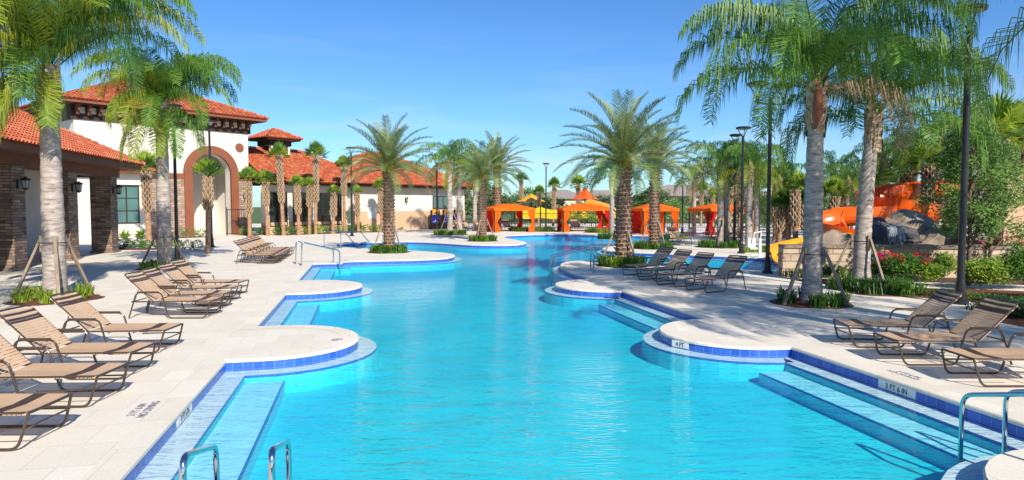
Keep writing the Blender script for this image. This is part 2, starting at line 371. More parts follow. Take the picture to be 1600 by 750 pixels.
for y0, y1 in ((5.75, 10.75), (14.5, 18.9), (23.0, 28.8)): step(XL + .34, XL + .92, y0, y1, -.29, 1)
for y0, y1 in ((5.6, 9.7), (13.4, 17.4)): step(XR - .86, XR - .345, y0, y1, -.31, -1)
# water
m, n, l, b = nodes('pool_water'); n.remove(b)
tc = n.new('ShaderNodeTexCoord'); mp = n.new('ShaderNodeMapping'); mp.inputs['Scale'].default_value = (.75, 2.3, 1); l.new(tc.outputs['Object'], mp.inputs['Vector'])
na = n.new('ShaderNodeTexNoise'); na.inputs['Scale'].default_value = 1.3; na.inputs['Detail'].default_value = 3; na.inputs['Distortion'].default_value = .8
nb = n.new('ShaderNodeTexNoise'); nb.inputs['Scale'].default_value = 7.5; nb.inputs['Detail'].default_value = 2; nb.inputs['Distortion'].default_value = .5
l.new(mp.outputs[0], na.inputs['Vector']); l.new(mp.outputs[0], nb.inputs['Vector'])
ad = n.new('ShaderNodeMath'); ad.operation = 'MULTIPLY_ADD'; ad.inputs[1].default_value = .35
l.new(nb.outputs[0], ad.inputs[0]); l.new(na.outputs[0], ad.inputs[2])
bp = n.new('ShaderNodeBump'); bp.inputs['Strength'].default_value = 1.0; bp.inputs['Distance'].default_value = .085; l.new(ad.outputs[0], bp.inputs['Height'])
lw = n.new('ShaderNodeLayerWeight'); lw.inputs['Blend'].default_value = .5; l.new(bp.outputs[0], lw.inputs['Normal'])
pw = n.new('ShaderNodeMath'); pw.operation = 'POWER'; pw.inputs[1].default_value = 5; l.new(lw.outputs['Facing'], pw.inputs[0])
ma = n.new('ShaderNodeMath'); ma.operation = 'MULTIPLY_ADD'; ma.inputs[1].default_value = .7; ma.inputs[2].default_value = .02; l.new(pw.outputs[0], ma.inputs[0])
tr = n.new('ShaderNodeBsdfTransparent'); gl = n.new('ShaderNodeBsdfGlossy'); gl.inputs['Roughness'].default_value = .03; l.new(bp.outputs[0], gl.inputs['Normal'])
mx = n.new('ShaderNodeMixShader'); l.new(ma.outputs[0], mx.inputs[0]); l.new(tr.outputs[0], mx.inputs[1]); l.new(gl.outputs[0], mx.inputs[2])
l.new(mx.outputs[0], n['Material Output'].inputs['Surface'])
va = n.new('ShaderNodeVolumeAbsorption'); va.inputs['Color'].default_value = (.02, .90, .985, 1); va.inputs['Density'].default_value = .85
l.new(va.outputs[0], n['Material Output'].inputs['Volume'])
mb = MB(); WP = offset(POOL, -.012)
vs, fs = tri_fill([[tuple(p) for p in WP]], ZW); mb.add(vs, fs)
vs, fs = tri_fill([[tuple(p) for p in WP]], -1.5); mb.add(vs, [f[::-1] for f in fs]); strip(WP, -1.5, WP, ZW, mb)
tag(mb.build('water', m), kind='structure')
# ------------------------------------------------------------------ roofs
def roof_face(mb, e0, e1, r1, r0, tw=.27, tl=.36):
    e0, e1, r1, r0 = map(Vector, (e0, e1, r1, r0))
    U = (e1 - e0); Lw = U.length; U.normalize()
    mid = (r0 + r1) / 2 - e0; V = mid - U * mid.dot(U); Ls = V.length; V.normalize(); Nn = U.cross(V)
    if Nn.z < 0: Nn = -Nn
    a0, a1 = (r0 - e0).dot(U), (r1 - e0).dot(U)
    mb.add([e0 - Nn * .05, e1 - Nn * .05, r1 - Nn * .05, r0 - Nn * .05], [(0, 1, 2, 3)], 2)
    rows = max(1, int(Ls / tl))
    for r in range(rows):
        v0 = r * tl; v1 = v0 + tl * 1.12; f = (r + .5) / rows
        lo, hi = a0 * f, Lw + (a1 - Lw) * f
        k0, k1 = int(math.floor(lo / tw)), int(math.ceil(hi / tw))
        for k in range(k0, k1):
            c = (k + .5) * tw
            if c < lo - tw * .3 or c > hi + tw * .3: continue
            mi = random.choice((0, 0, 1, 1, 2, 3)); vs = []
            for vv, lift in ((v0, .055), (v1, .015)):
                for q in range(4):
                    an = PI * q / 3; vs.append(e0 + U * (c - math.cos(an) * tw * .4) + V * vv + Nn * (math.sin(an) * .085 + lift - .03))
            mb.add(vs, [(0, 1, 5, 4), (1, 2, 6, 5), (2, 3, 7, 6)], mi)
            if r == 0: mb.add([vs[0], vs[1], vs[2], vs[3]], [(0, 1, 2, 3)], 2)
def hip_cap(mb, a, b):
    a, b = Vector(a), Vector(b); L = (b - a).length; n_ = max(1, int(L / .36)); d = (b - a) / n_
    for i in range(n_):
        mb.tube([a + d * i + Vector((0, 0, .05)), a + d * (i + 1.1) + Vector((0, 0, .02))], [.13, .10], 6, random.choice((0, 1, 3)), False)
def hip_roof(mb, x0, x1, y0, y1, ze, zr, ridge='x', inset=None):
    if ridge == 'x':
        h = (y1 - y0) / 2 if inset is None else inset; cy = (y0 + y1) / 2
        A, B = Vector((x0 + h, cy, zr)), Vector((x1 - h, cy, zr))
        roof_face(mb, (x0, y0, ze), (x1, y0, ze), B, A); roof_face(mb, (x1, y1, ze), (x0, y1, ze), A, B)
        roof_face(mb, (x1, y0, ze), (x1, y1, ze), B, B); roof_face(mb, (x0, y1, ze), (x0, y0, ze), A, A)
        caps = [((x0, y0, ze), A), ((x0, y1, ze), A), ((x1, y0, ze), B), ((x1, y1, ze), B), (A, B)]
    else:
        h = (x1 - x0) / 2 if inset is None else inset; cx = (x0 + x1) / 2
        A, B = Vector((cx, y0 + h, zr)), Vector((cx, y1 - h, zr))
        roof_face(mb, (x1, y0, ze), (x1, y1, ze), B, A); roof_face(mb, (x0, y1, ze), (x0, y0, ze), A, B)
        roof_face(mb, (x0, y0, ze), (x1, y0, ze), A, A); roof_face(mb, (x1, y1, ze), (x0, y1, ze), B, B)
        caps = [((x0, y0, ze), A), ((x1, y0, ze), A), ((x0, y1, ze), B), ((x1, y1, ze), B), (A, B)]
    for a, c in caps:
        if (Vector(a) - Vector(c)).length > .3: hip_cap(mb, a, c)
def lantern(parent, x, y, z, d):      # wall lantern, d = outward direction
    d = Vector(d).normalized(); m_ = MB(); p = Vector((x, y, z)); q = p + d * .28
    m_.box(-.05, .05, -.05, .05, -.16, .16, 0, Matrix.Translation(p + d * .02))
    m_.tube([p + d * .03 + Vector((0, 0, .08)), p + d * .15 + Vector((0, 0, .26)), q + Vector((0, 0, .24))], .014, 6)
    m_.lathe([(.02, .30), (.05, .27), (.19, .20), (.19, .17), (.14, .16), (.13, .15)], 6); m_.lathe([(.10, -.12), (.11, -.16), (.03, -.2), (.001, -.24)], 6)
    for k in range(6):
        a = 2 * PI * k / 6; m_.tube([(.13 * math.cos(a), .13 * math.sin(a), .16), (.10 * math.cos(a), .10 * math.sin(a), -.13)], .01, 4)
    k0 = 8 + 18
    for i in range(k0, len(m_.v)): m_.v[i] = tuple(Vector(m_.v[i]) + q)
    o = m_.build('wall_lantern', M['black'], parent)
    g = MB(); g.lathe([(.115, .15), (.09, -.12)], 6); g.build('lantern_glass', M['lens'], o, T=Matrix.Translation(q))
def window(parent, T, x0, x1, z0, z1, nx=2, nz=2, glass='glass', name='window', mat='wframe'):
    f = MB(); t = .07
    f.box(x0, x1, -.06, .05, z0, z0 + t, 0, T); f.box(x0, x1, -.06, .05, z1 - t, z1, 0, T)
    for i in range(nx + 1):
        c = x0 + t / 2 + (x1 - x0 - t) * i / nx; f.box(c - t / 2, c + t / 2, -.055, .045, z0 + t, z1 - t, 0, T)
    for k in range(1, nz):
        c = z0 + (z1 - z0) * k / nz
        for i in range(nx):
            a_ = x0 + t + (x1 - x0 - t) * i / nx; f.box(a_, a_ + (x1 - x0 - t) / nx - t, -.05, .04, c - .02, c + .02, 0, T)
    o = f.build(name, M[mat], parent)
    g = MB(); g.quad(T @ Vector((x0 + .02, .0, z0 + .02)), T @ Vector((x1 - .02, .0, z0 + .02)), T @ Vector((x1 - .02, .0, z1 - .02)), T @ Vector((x0 + .02, .0, z1 - .02)))
    g.build('pane', M[glass], o); return o
# --- colonnade wing (local frame = pool frame: x to the pool, y away)
wing = thing('colonnade_building', (*PF(-.55, 0), 0), 'low tiled wing with dark stone columns along its porch at the left edge', 'building', rz=TH)
cols = [19.0, 23.8, 28.6, 33.4, 38.4]
I4 = Matrix.Identity(4)
for cy in cols:
    c = MB(); c.box(-13.05, -12.1, cy - .48, cy + .48, 0, 3.9); c.box(-13.12, -12.03, cy - .55, cy + .55, 0, .12)
    c.build('column', M['stone'], wing, uv=True)
    lantern(wing, -12.1, cy - .12, 3.2, (1, 0, 0)) if cy > 22 else None
mb = MB(); mb.box(-13.0, -12.2, 12, 39.6, 3.9, 4.35); mb.box(-22.5, -13.0, 38.8, 39.5, 3.9, 4.35); mb.build('beam', M['brown'], wing)
mb = MB(); mb.box(-23.5, -11.35, 11.0, 39.7, 4.35, 4.45); mb.box(-11.42, -11.2, 10.9, 39.9, 4.34, 4.62); mb.box(-23.5, -11.42, 39.7, 39.9, 4.34, 4.62); mb.build('eave', M['brown'], wing)
mb = MB(); hip_roof(mb, -23.6, -11.1, 5.0, 40.0, 4.62, 7.9, 'y'); mb.build('roof', ROOF, wing)
mb = MB(); mb.box(-15.9, -15.5, 12, 39.2, 0, 4.34); mb.box(-22.8, -15.9, 38.7, 39.1, 0, 4.34); mb.build('wall', M['stucco'], wing)
TW = Matrix.Translation((-15.5 + .04, 0, 0)) @ Matrix.Rotation(PI / 2, 4, 'Z')
for y0 in (19.5, 25.0, 29.3, 34.6):
    window(wing, TW, y0, y0 + 1.9, 0.05, 2.9, 2, 1, name='door', mat='dark')
# --- tower, link and hall (local frame: x along the facade, -y out of it)
TA = math.atan2(.77, .63)
TOW = (-26.75, 52.8, 0)
tower = thing('entrance_tower', TOW, 'tall white entrance tower with brown arch, stone base and pyramid tile roof', 'building', rz=TA)
mb = MB(); ax, rx, sp = 3.25, 1.62, 5.05     # arch centre, inner radius, spring height
D = 13.1
n_ = 20
front = [(-6.55, 0)]
def archwall(mb, x0, x1, y, z0, z1, ax, rx, sp, flip=False, z0b=None):
    fr = [Vector((ax - rx, y, z0)), Vector((ax - rx, y, sp))] + [Vector((ax - rx * math.cos(PI * k / n_), y, sp + rx * math.sin(PI * k / n_))) for k in range(1, n_)] + [Vector((ax + rx, y, sp)), Vector((ax + rx, y, z0))]
    mb.quad((x0, y, z0), (ax - rx, y, z0), (ax - rx, y, z1), (x0, y, z1)); mb.quad((ax + rx, y, z0), (x1, y, z0), (x1, y, z1), (ax + rx, y, z1))
    for a, c in zip(fr[1:-1], fr[2:-1]): mb.quad(a, c, (c.x, y, z1), (a.x, y, z1))
    return fr
fr = archwall(mb, -6.55, 6.55, 0, 0, 9.7, ax, rx, sp)
for a, c in zip(fr[:-1], fr[1:]): mb.quad(a, c, c + Vector((0, .75, 0)), a + Vector((0, .75, 0)))
mb.box(6.15, 6.55, .0001, D, 0, 9.7); mb.box(-6.55, -6.15, .0001, D, 0, 9.7); mb.box(-6.15, 6.15, D - .4, D, 0, 9.7)
mb.box(-.1, 0.1, .75, 5.5, 0, 9); mb.box(5.9, 6.1, .75, 5.5, 0, 9); mb.box(.1, 5.9, 4.4, 4.6, 0, 9); mb.box(.1, 5.9, .75, 4.4, 8.2, 8.3)
mb.build('wall', M['stucco'], tower)
for bx_ in ((-6.6, ax - 2.26, -.14, -.003), (ax + 2.26, 6.62, -.14, -.003), (6.553, 6.68, -.139, 4)):
    mb = MB(); mb.box(*bx_, 0, 4.6); mb.build('stone_base', M['stone2'], tower, uv=True)
for bx_ in ((-6.66, ax - 2.26), (ax + 2.26, 6.7)):
    mb = MB(); mb.box(*bx_, -.2, -.004, 4.6, 4.98); mb.build('belt_course', M['terra'], tower)
mb = MB(); ri, ro = 1.62, 2.26
prof = [(ax - ro, ax - ri, 0), (ax - ro, ax - ri, sp)] 
pin = [Vector((ax - ri, 0, 0))] + [Vector((ax - ri * math.cos(PI * k / 28), 0, sp + ri * math.sin(PI * k / 28))) for k in range(29)] + [Vector((ax + ri, 0, 0))]
pou = [Vector((ax - ro, 0, 0))] + [Vector((ax - ro * math.cos(PI * k / 28), 0, sp + ro * math.sin(PI * k / 28))) for k in range(29)] + [Vector((ax + ro, 0, 0))]
yf = Vector((0, -.26, 0)); yb = Vector((0, .3, 0))
for i in range(len(pin) - 1):
    a, c, d, e = pin[i], pin[i + 1], pou[i + 1], pou[i]
    mb.quad(a + yf, c + yf, d + yf, e + yf); mb.quad(e + yf, d + yf, d, e); mb.quad(c + yf, a + yf, a + yb - (a - e) * .005, c + yb - (c - d) * .005)
mb.build('arch_trim', M['terra'], tower)
mb = MB(); mb.box(-6.75, 6.75, -.1, -.003, 8.55, 9.7); mb.box(6.553, 6.65, -.1, D, 8.55, 9.7); mb.box(-6.65, -6.553, -.1, D, 8.55, 9.7)
mb.box(-7.55, 7.55, -1.0, -.1, 9.55, 9.7); mb.box(6.66, 7.55, -.1, D + 1, 9.55, 9.7); mb.box(-7.55, -6.66, -.1, D + 1, 9.55, 9.7); mb.build('frieze', M['dark'], tower)
mb = MB()
for k in range(19):
    x = -6.4 + k * 12.8 / 18; mb.box(x - .09, x + .09, -.75, -.101, 9.12, 9.54); mb.box(x - .09, x + .09, -.45, -.102, 8.86, 9.119)
mb.build('brackets', M['brown'], tower)
mb = MB()
for k in range(18):
    x = -6.4 + (k + .5) * 12.8 / 18; mb = MB(); mb.box(x - .19, x + .19, -.125, -.1005, 8.98, 9.42); mb.build('frieze_panel', M['stucco'], tower)
mb = MB(); mb.box(-7.7, 7.7, -1.15, -1.0, 9.6, 9.86); mb.box(7.55, 7.7, -1.0, D + 1.1, 9.6, 9.86); mb.box(-7.7, -7.55, -1.0, D + 1.1, 9.6, 9.86); mb.build('fascia', M['terra'], tower)
mb = MB(); hip_roof(mb, -7.8, 7.8, -1.25, D + 1.25, 9.86, 13.1, 'x', 7.75); mb.build('roof', ROOF, tower)
mb = MB(); mb.tube([(5.75, -.001, 7.35), (5.75, -.09, 7.35)], .36, 20); mb.build('medallion', M['terra'], tower)
Td = Matrix.Translation((0, 4.34, 0))
window(tower, Td, .4, 2.6, .05, 3.6, 2, 1, name='door', mat='dark')
lantern(tower, 6.0, -.14, 3.2, (0, -1, 0))
# link room in front of the tower
mb = MB(); lx0, lx1 = -9.2, -1.7
link = thing('entry_annex', TOW, 'small white annex with red tiled lean-to roof and paned window between porch and tower', 'building', rz=TA)
mb.box(lx0, lx1, -1.6, -.3, 0, 4.75); mb.build('wall', M['stucco'], link)
mb = MB(); roof_face(mb, (lx0 - .3, -2.25, 4.95), (lx1 + .35, -2.25, 4.95), (lx1 + .35, -.32, 5.6), (lx0 - .3, -.32, 5.6)); mb.build('roof', ROOF, link)
mb = MB(); mb.box(lx0 - .3, lx1 + .3, -2.2, -.32, 4.75, 4.92); mb.build('eave', M['brown'], link)
mb = MB(); mb.box(lx1 - .75, lx1 + .08, -1.75, -1.603, 0, 4.6); mb.build('stone_pilaster', M['stone2'], link, uv=True)
window(link, Matrix.Translation((0, -1.62, 0)), -5.6, -3.0, 1.15, 3.9, 3, 3, 'glass2')
mb = MB(); mb.box(-5.9, -2.6, -1.72, -1.603, 3.95, 4.25); mb.build('lintel', M['paint'], link)
# hall
hall = thing('clubhouse_hall', TOW, 'long low white and tan hall with hipped red tile roofs and cupola behind the palms', 'building', rz=TA)
mb = MB(); mb.box(6.7, 15.38, -1.9, -1.6, 1.0, 4.2); mb.box(15.4, 30.5, -2.8, -2.5, 1.9, 4.2); mb.box(15.4, 15.7, -2.49, 8, 1.9, 4.2); mb.box(30.2, 30.5, -2.49, 9, 0, 4.2); mb.build('wall', M['stucco'], hall)
mb = MB(); mb.box(6.7, 15.38, -1.95, -1.6, 0, .998); mb.box(15.35, 30.55, -2.85, -2.5, 0, 1.898); mb.build('wall_base', M['tan'], hall)
mb = MB(); mb.box(6.7, 15.3, -2.7, -1.6, 4.2, 4.5); mb.box(14.8, 31.3, -3.65, 9, 4.2, 4.5); mb.build('eave', M['dark'], hall)
mb = MB(); roof_face(mb, (6.75, -2.95, 4.5), (19.5, -2.95, 4.5), (13.8, 3.3, 7.7), (6.75, 3.3, 7.7)); roof_face(mb, (19.5, 9.5, 4.5), (6.75, 9.5, 4.5), (6.75, 3.3, 7.7), (13.8, 3.3, 7.7)); roof_face(mb, (19.5, -2.95, 4.5), (19.5, 9.5, 4.5), (13.8, 3.3, 7.7), (13.8, 3.3, 7.7)); hip_cap(mb, (6.75, 3.3, 7.7), (13.8, 3.3, 7.7)); hip_cap(mb, (19.5, -2.95, 4.5), (13.8, 3.3, 7.7)); hip_roof(mb, 14.6, 31.7, -3.9, 10.5, 4.52, 8.1, 'x', 7.4); mb.build('roof', ROOF, hall)
TF = Matrix.Translation((0, -1.93, 0))
for i, x in enumerate((7.3, 9.55, 11.75, 13.6)): window(hall, TF, x, x + (1.7 if i < 3 else 1.1), .65, 3.6, 2, 2)
TF2 = Matrix.Translation((0, -2.83, 0))
window(hall, TF2, 25.6, 27.9, 2.1, 3.5, 3, 1, 'glass2'); window(hall, TF2 @ Matrix.Translation((0, -.05, 0)), 18.6, 19.7, .03, 3.0, 1, 1, name='door', mat='brown')
lantern(hall, 21.8, -2.8, 3.0, (0, -1, 0))
mb = MB(); mb.box(17.0, 18.0, -2.9, -2.86, 1.2, 2.1); mb.build('notice', M['paint'], hall)
cup = MB(); cx, cy = 11.0, 3.2
cup.box(cx - 1.0, cx + 1.0, cy - 1.0, cy + 1.0, 6.6, 8.5); co = cup.build('cupola', M['stucco'], hall)
cup = MB(); cup.box(cx - 1.1, cx + 1.1, cy - 1.1, cy + 1.1, 8.0, 8.45); cup.box(cx - 1.7, cx + 1.7, cy - 1.7, cy + 1.7, 8.45, 8.65); cup.box(cx - .75, cx + .75, cy - 1.04, cy - 1.01, 7.3, 7.95); cup.box(cx - 1.04, cx - 1.01, cy - .75, cy + .75, 7.3, 7.95); cup.build('louvre', M['dark'], co)
cup = MB(); hip_roof(cup, cx - 1.85, cx + 1.85, cy - 1.85, cy + 1.85, 8.65, 9.6, 'x', 1.82); cup.build('cupola_roof', ROOF, co)
# ------------------------------------------------------------------ palms
def rnd(a, b): return random.uniform(a, b)
def frond(mb, base, az, el0, L, droop, n, ll, g, wd, mi, vee=.25, fwd=.45, rr=.022, mr=None, pw_=1.25, start=.14, jit=.18):
    h = Vector((math.cos(az), math.sin(az), 0)); sd_ = Vector((-math.sin(az), math.cos(az), 0)); Z = Vector((0, 0, 1))
    N = 14; pts = [Vector(base)]; angs = [el0]; sw = rnd(-.12, .12)
    for i in range(N):
        t = (i + 1) / N; a = el0 - droop * t ** pw_; angs.append(a)
        pts.append(pts[-1] + (h * math.cos(a) + Z * math.sin(a) + sd_ * sw * t) * (L / N))
    mb.tube(pts[::2], [rr * (1 - .8 * i / 7) for i in range(8)], 3, mi if mr is None else mr, False)
    for i in range(n):
        t = start + (1 - start) * (i + rnd(0, .8)) / n; x = min(t, .999) * N; k = int(x); f = x - k
        p = pts[k].lerp(pts[k + 1], f); a = angs[k] * (1 - f) + angs[k + 1] * f
        T = h * math.cos(a) + Z * math.sin(a); Nn = -h * math.sin(a) + Z * math.cos(a)
        sh = max(.15, math.sin(PI * (.12 + .80 * t))) ** .6
        for s_ in (-1, 1):
            d = sd_ * s_ * rnd(.8, 1.1) + T * (fwd + t * .4 + rnd(-jit, jit)) + Nn * (vee + rnd(-jit, jit)); d.normalize()
            l_ = ll * sh * rnd(.8, 1.1); p1 = p + d * l_ * .45; d2 = (d * (1 - g) - Z * g * rnd(.8, 1.2)); d2.normalize(); p2 = p1 + d2 * l_ * .55
            wv = T * wd * .5 if abs(T.dot(d)) < .85 else Nn * wd * .5
            mb.add([p - wv * .6, p + wv * .6, p1 + wv, p1 - wv, p2], [(0, 1, 2, 3), (3, 2, 4)], mi)
def fan(mb, base, az, el, pet, rad, mi, nseg=17, wd=.05, drp=.3):
    h = Vector((math.cos(az), math.sin(az), 0)); Z = Vector((0, 0, 1)); s_ = Vector((-math.sin(az), math.cos(az), 0))
    d = h * math.cos(el) + Z * math.sin(el); b = Vector(base); c = b + d * pet
    mb.tube([b, b + d * pet * .5, c], [.02, .014, .01], 3, mi, False); up = -h * math.sin(el) + Z * math.cos(el)
    for i in range(nseg):
        a = -1.5 + 3.0 * i / (nseg - 1); dd = (d * math.cos(a) + s_ * math.sin(a) + up * .15 * math.cos(2 * a)).normalized()
        l_ = rad * (1 - .25 * abs(a) / 1.5) * rnd(.9, 1.05); wv = dd.cross(up).normalized() * wd
        m_ = c + dd * l_ * .62; t_ = m_ + (dd - Z * drp * rnd(.4, 1.6)).normalized() * l_ * .4
        mb.add([c, m_ + wv, t_, m_ - wv], [(0, 1, 2, 3)], mi)
def trunk_tube(h, r0, r1, lean=(0, 0), bulge=0, n=16, seg=40, swell=0):
    pts, rs = [], []
    for i in range(seg + 1):
        t = i / seg; z = h * t
        pts.append((lean[0] * t * t, lean[1] * t * t, z)); r = r0 + (r1 - r0) * t + bulge * math.sin(PI * min(1, t * 1.1)) + swell * math.exp(-z * 6)
        rs.append(r * (1 + .03 * math.sin(i * 2.4) + rnd(-.015, .015)))
    return pts, rs
def queen(loc, h, L=3.4, nf=17, n=80, ll=.72, r0=.27, lean=(0, 0), label='', rz=0, group='queen palms', seed=1, wd=.026, spathe=False, flo=-.2, ymix=.25, extra=None):
    random.seed(seed); o = thing('queen_palm', loc, label, 'palm tree', group, rz)
    mb = MB(); p, r = trunk_tube(h, r0, r0 * .74, lean, .01, swell=.07); mb.tube(p, r, 18, 0); t = mb.build('trunk', M['qtrunk'], o, smooth=True)
    # old boots and crownshaft
    mb = MB(); top = Vector((lean[0], lean[1], h))
    for k in range(22):
        a = k * 2.4; z = h - .95 + .05 * k; rr_ = r0 * .80; d = Vector((math.cos(a), math.sin(a), 0)); s2 = Vector((-math.sin(a), math.cos(a), 0))
        c = Vector((lean[0], lean[1], z)) + d * rr_; wv = s2 * .13
        mb.add([c - wv, c + wv, c + wv * .8 + Vector((0, 0, .45)) + d * .05, c - wv * .8 + Vector((0, 0, .45)) + d * .05, c + d * .1 + Vector((0, 0, .52))], [(0, 1, 2, 3), (3, 2, 4)], 0)
    mb.tube([top - Vector((0, 0, .3)), top + Vector((0, 0, .25)), top + Vector((0, 0, .8))], [r0 * .8, r0 * .62, .07], 10, 1)
    mb.build('boots', [M['qupper'], M['s1']], o)
    mb = MB()
    for k in range(nf):
        q = k / (nf - 1); az = k * 2.39996 + rnd(-.15, .15); el = 1.38 - (1.38 - flo) * q ** .9
        mi = 1 if (q > .6 and rnd(0, 1) < ymix * 2.2) else (2 if rnd(0, 1) < .3 else 0)
        if k == nf - 1 and seed % 2: mi = 3
        frond(mb, top + Vector((0, 0, .45 - .35 * q)), az, el, L * rnd(.85, 1.08) * (1 if q > .15 else .85), rnd(1.9, 2.5) * (1 if q < .6 else .9), n, ll, .82, wd, mi, jit=.4, pw_=1.9)
    for (az, el, LL, dr, mi, *pp) in (extra or []): frond(mb, top + Vector((0, 0, .3)), az - rz, el, LL, dr, n + 10, ll, .86, wd, mi, jit=.3, pw_=(pp[0] if pp else 1.8))
    mb.build('crown', [M['q1'], M['q2'], M['q3'], M['q4']], o)
    if spathe:
        mb = MB(); mb.tube([top + Vector((-.12, -.28, -.75)), top + Vector((-.16, -.44, -.4)), top + Vector((-.17, -.48, .05)), top + Vector((-.15, -.42, .45))], [.03, .13, .1, .01], 8); mb.build('spathe', M['terra'], o, smooth=True)
    return o
def date(loc, h, L=2.7, nf=42, n=40, label='', seed=3, r0=.34, group='date palms', wd=.036):
    random.seed(seed); o = thing('date_palm', loc, label, 'palm tree', group)
    mb = MB(); p, r = trunk_tube(h, r0 * .92, r0 * .85); mb.tube(p, r, 14, 0)
    rows = int(h / .17)
    for i in range(rows):
        z = .08 + i * .17
        for k in range(9):
            a = 2 * PI * (k + .5 * (i % 2)) / 9 + .05 * i; d = Vector((math.cos(a), math.sin(a), 0)); s2 = Vector((-math.sin(a), math.cos(a), 0)); c = d * r0 * .85 + Vector((0, 0, z))
            q = r0 * .27; e = c + d * rnd(.09, .15) + Vector((0, 0, .13))
            mb.add([c - s2 * q, c + s2 * q, e + s2 * q * .7, e - s2 * q * .7, e + Vector((0, 0, .05)) - d * .1], [(0, 1, 2, 3)], 0); mb.add([e + s2 * q * .7, e - s2 * q * .7, e - d * .12 + Vector((0, 0, .03))], [(0, 1, 2)], 1)
    mb.build('trunk', [M['dboot'], M['dboot2']], o)
    mb = MB(); top = Vector((0, 0, h))
    for k in range(26):
        a = k * 2.4; d = Vector((math.cos(a), math.sin(a), 0)); mb.tube([top + d * r0 * .7 - Vector((0, 0, .3)), top + d * r0 * 1.1 + Vector((0, 0, .35 + .02 * k))], [.05, .02], 4, 2, False)
    for k in range(nf):
        q = k / (nf - 1); az = k * 2.39996 + rnd(-.1, .1); el = 1.5 - 1.4 * q ** .8
        mi = 1 if rnd(0, 1) < .35 else 0
        frond(mb, top + Vector((0, 0, .35 - .3 * q)), az, el, L * rnd(.88, 1.05), rnd(.75, 1.25) * (.65 + .6 * q), n, .50, .16, wd, mi, vee=.4, fwd=.62, mr=2 if q < .9 else 1, start=.12, jit=.12, pw_=1.6)
    mb.build('crown', [M['d1'], M['d2'], M['d3']], o); return o
def sabal_mesh(h, seed, nf=16, rad=.6, r0=.2, boots=.62, pet=.5, lo=.2, two=0):
    random.seed(seed); parts = []
    mb = MB(); p, r = trunk_tube(h, r0 * .8, r0 * .78, swell=.03); mb.tube(p, r, 12, 0); parts.append(('trunk', mb, [M['strunk']]))
    mb = MB(); zb = h * (1 - boots)
    mb.tube([(0, 0, zb + .1), (0, 0, zb + .35), (0, 0, h + .05)], [r0 * .8, r0 * .93, r0 * .98], 12, 1, False)
    for i in range(int(h * boots / .2)):
        z = zb + .1 + i * .2
        for k in range(6):
            a = 2 * PI * (k + .5 * (i % 2)) / 6; d = Vector((math.cos(a), math.sin(a), 0)); s2 = Vector((-math.sin(a), math.cos(a), 0)); c = d * r0 * 1.0 + Vector((0, 0, z))
            for sg in (-1, 1): mb.bar(c, c + s2 * sg * r0 * .6 + Vector((0, 0, .3)) + d * rnd(.03, .12), .06, .05)
    parts.append(('boots', mb, [M['sboot'], M['sdark']]))
    mb = MB(); top = Vector((0, 0, h))
    for k in range(nf):
        q = k / (nf - 1); fan(mb, top, k * 2.4 + rnd(-.2, .2), 1.5 - (1.5 - lo) * q ** 1.4, pet * rnd(.8, 1.2), rad * rnd(.85, 1.1), 0 if rnd(0, 1) < .65 else 1)
    parts.append(('crown', mb, [M['s1'], M['s2']])); return parts
def sabal(loc, h, seed, label, group='cabbage palms', **kw):
    o = thing('cabbage_palm', loc, label, 'palm tree', group)
    for nm, mb, mats in sabal_mesh(h, seed, **kw): mb.build(nm, mats, o)
    q = random.Random(seed); o.rotation_euler = (q.uniform(-.035, .035), q.uniform(-.035, .035), q.uniform(0, 6))
    return o
def brace(loc, r, hz, label, k0=0.3, n=3, tr=.3, group='timber palm braces'):
    o = thing('palm_brace', loc, label, 'timber brace', group)
    for k in range(n):
        a = k0 + 2 * PI * k / n; d = Vector((math.cos(a), math.sin(a), 0)); mb = MB(); mb.bar(d * r, d * tr + Vector((0, 0, hz)), .07, .06); mb.build('stake', M['wood'], o)
    for k in range(n):
        a = k0 + 2 * PI * k / n; d = Vector((math.cos(a), math.sin(a), 0)); mb = MB(); mb.box(tr - .06, tr, -.06, .06, hz - .32, hz + .1, 0, Matrix.Rotation(a, 4, 'Z')); mb.build('batten', M['wood'], o)
    mb = MB(); mb.tube([(math.cos(t) * (tr + .01), math.sin(t) * (tr + .01), hz - .08) for t in [2 * PI * i / 12 for i in range(13)]], .012, 4); mb.build('strap', M['black'], o)
    return o
gq1 = G(87, 468); gq2 = G(258, 419); gq3 = G(1268, 474); gq4 = G(1345, 449); gq5 = G(1125, 385)
queen(gq1, 5.5, 4.4, 26, 100, .95, .27, label='large queen palm with drooping yellow green fronds at far left, before the stone columns', seed=11, ymix=.42, wd=.03, flo=.95,
      extra=[(R(10), 1.3, 4.8, 2.0, 0), (R(-12), 1.2, 4.6, 1.9, 2), (R(30), 1.3, 4.8, 2.1, 0), (R(0), 1.1, 4.4, 1.6, 0), (R(160), 1.1, 3.8, 2.2, 2), (R(-150), .9, 3.3, 2.5, 1, 1.0), (R(-172), .6, 3.2, 1.9, 1, 1.0), (R(-165), .9, 3.4, 2.5, 1, .9), (R(-125), .8, 2.8, 2.4, 1, .9), (R(-75), 1.0, 2.6, 2.6, 0, .9), (R(-110), 1.2, 3.0, 2.8, 1, 1.0), (R(-178), .1, 2.9, 1.5, 1, .6), (R(-150), -.1, 2.7, 1.35, 1, .6), (R(-160), .3, 3.1, 1.8, 1, .6), (R(-120), .0, 2.2, 1.45, 1, .6), (R(170), .2, 3.0, 1.6, 1, .7), (R(-60), .2, 2.0, 1.7, 1, .6), (R(-15), 1.1, 3.9, 2.9, 2, 1.3)])
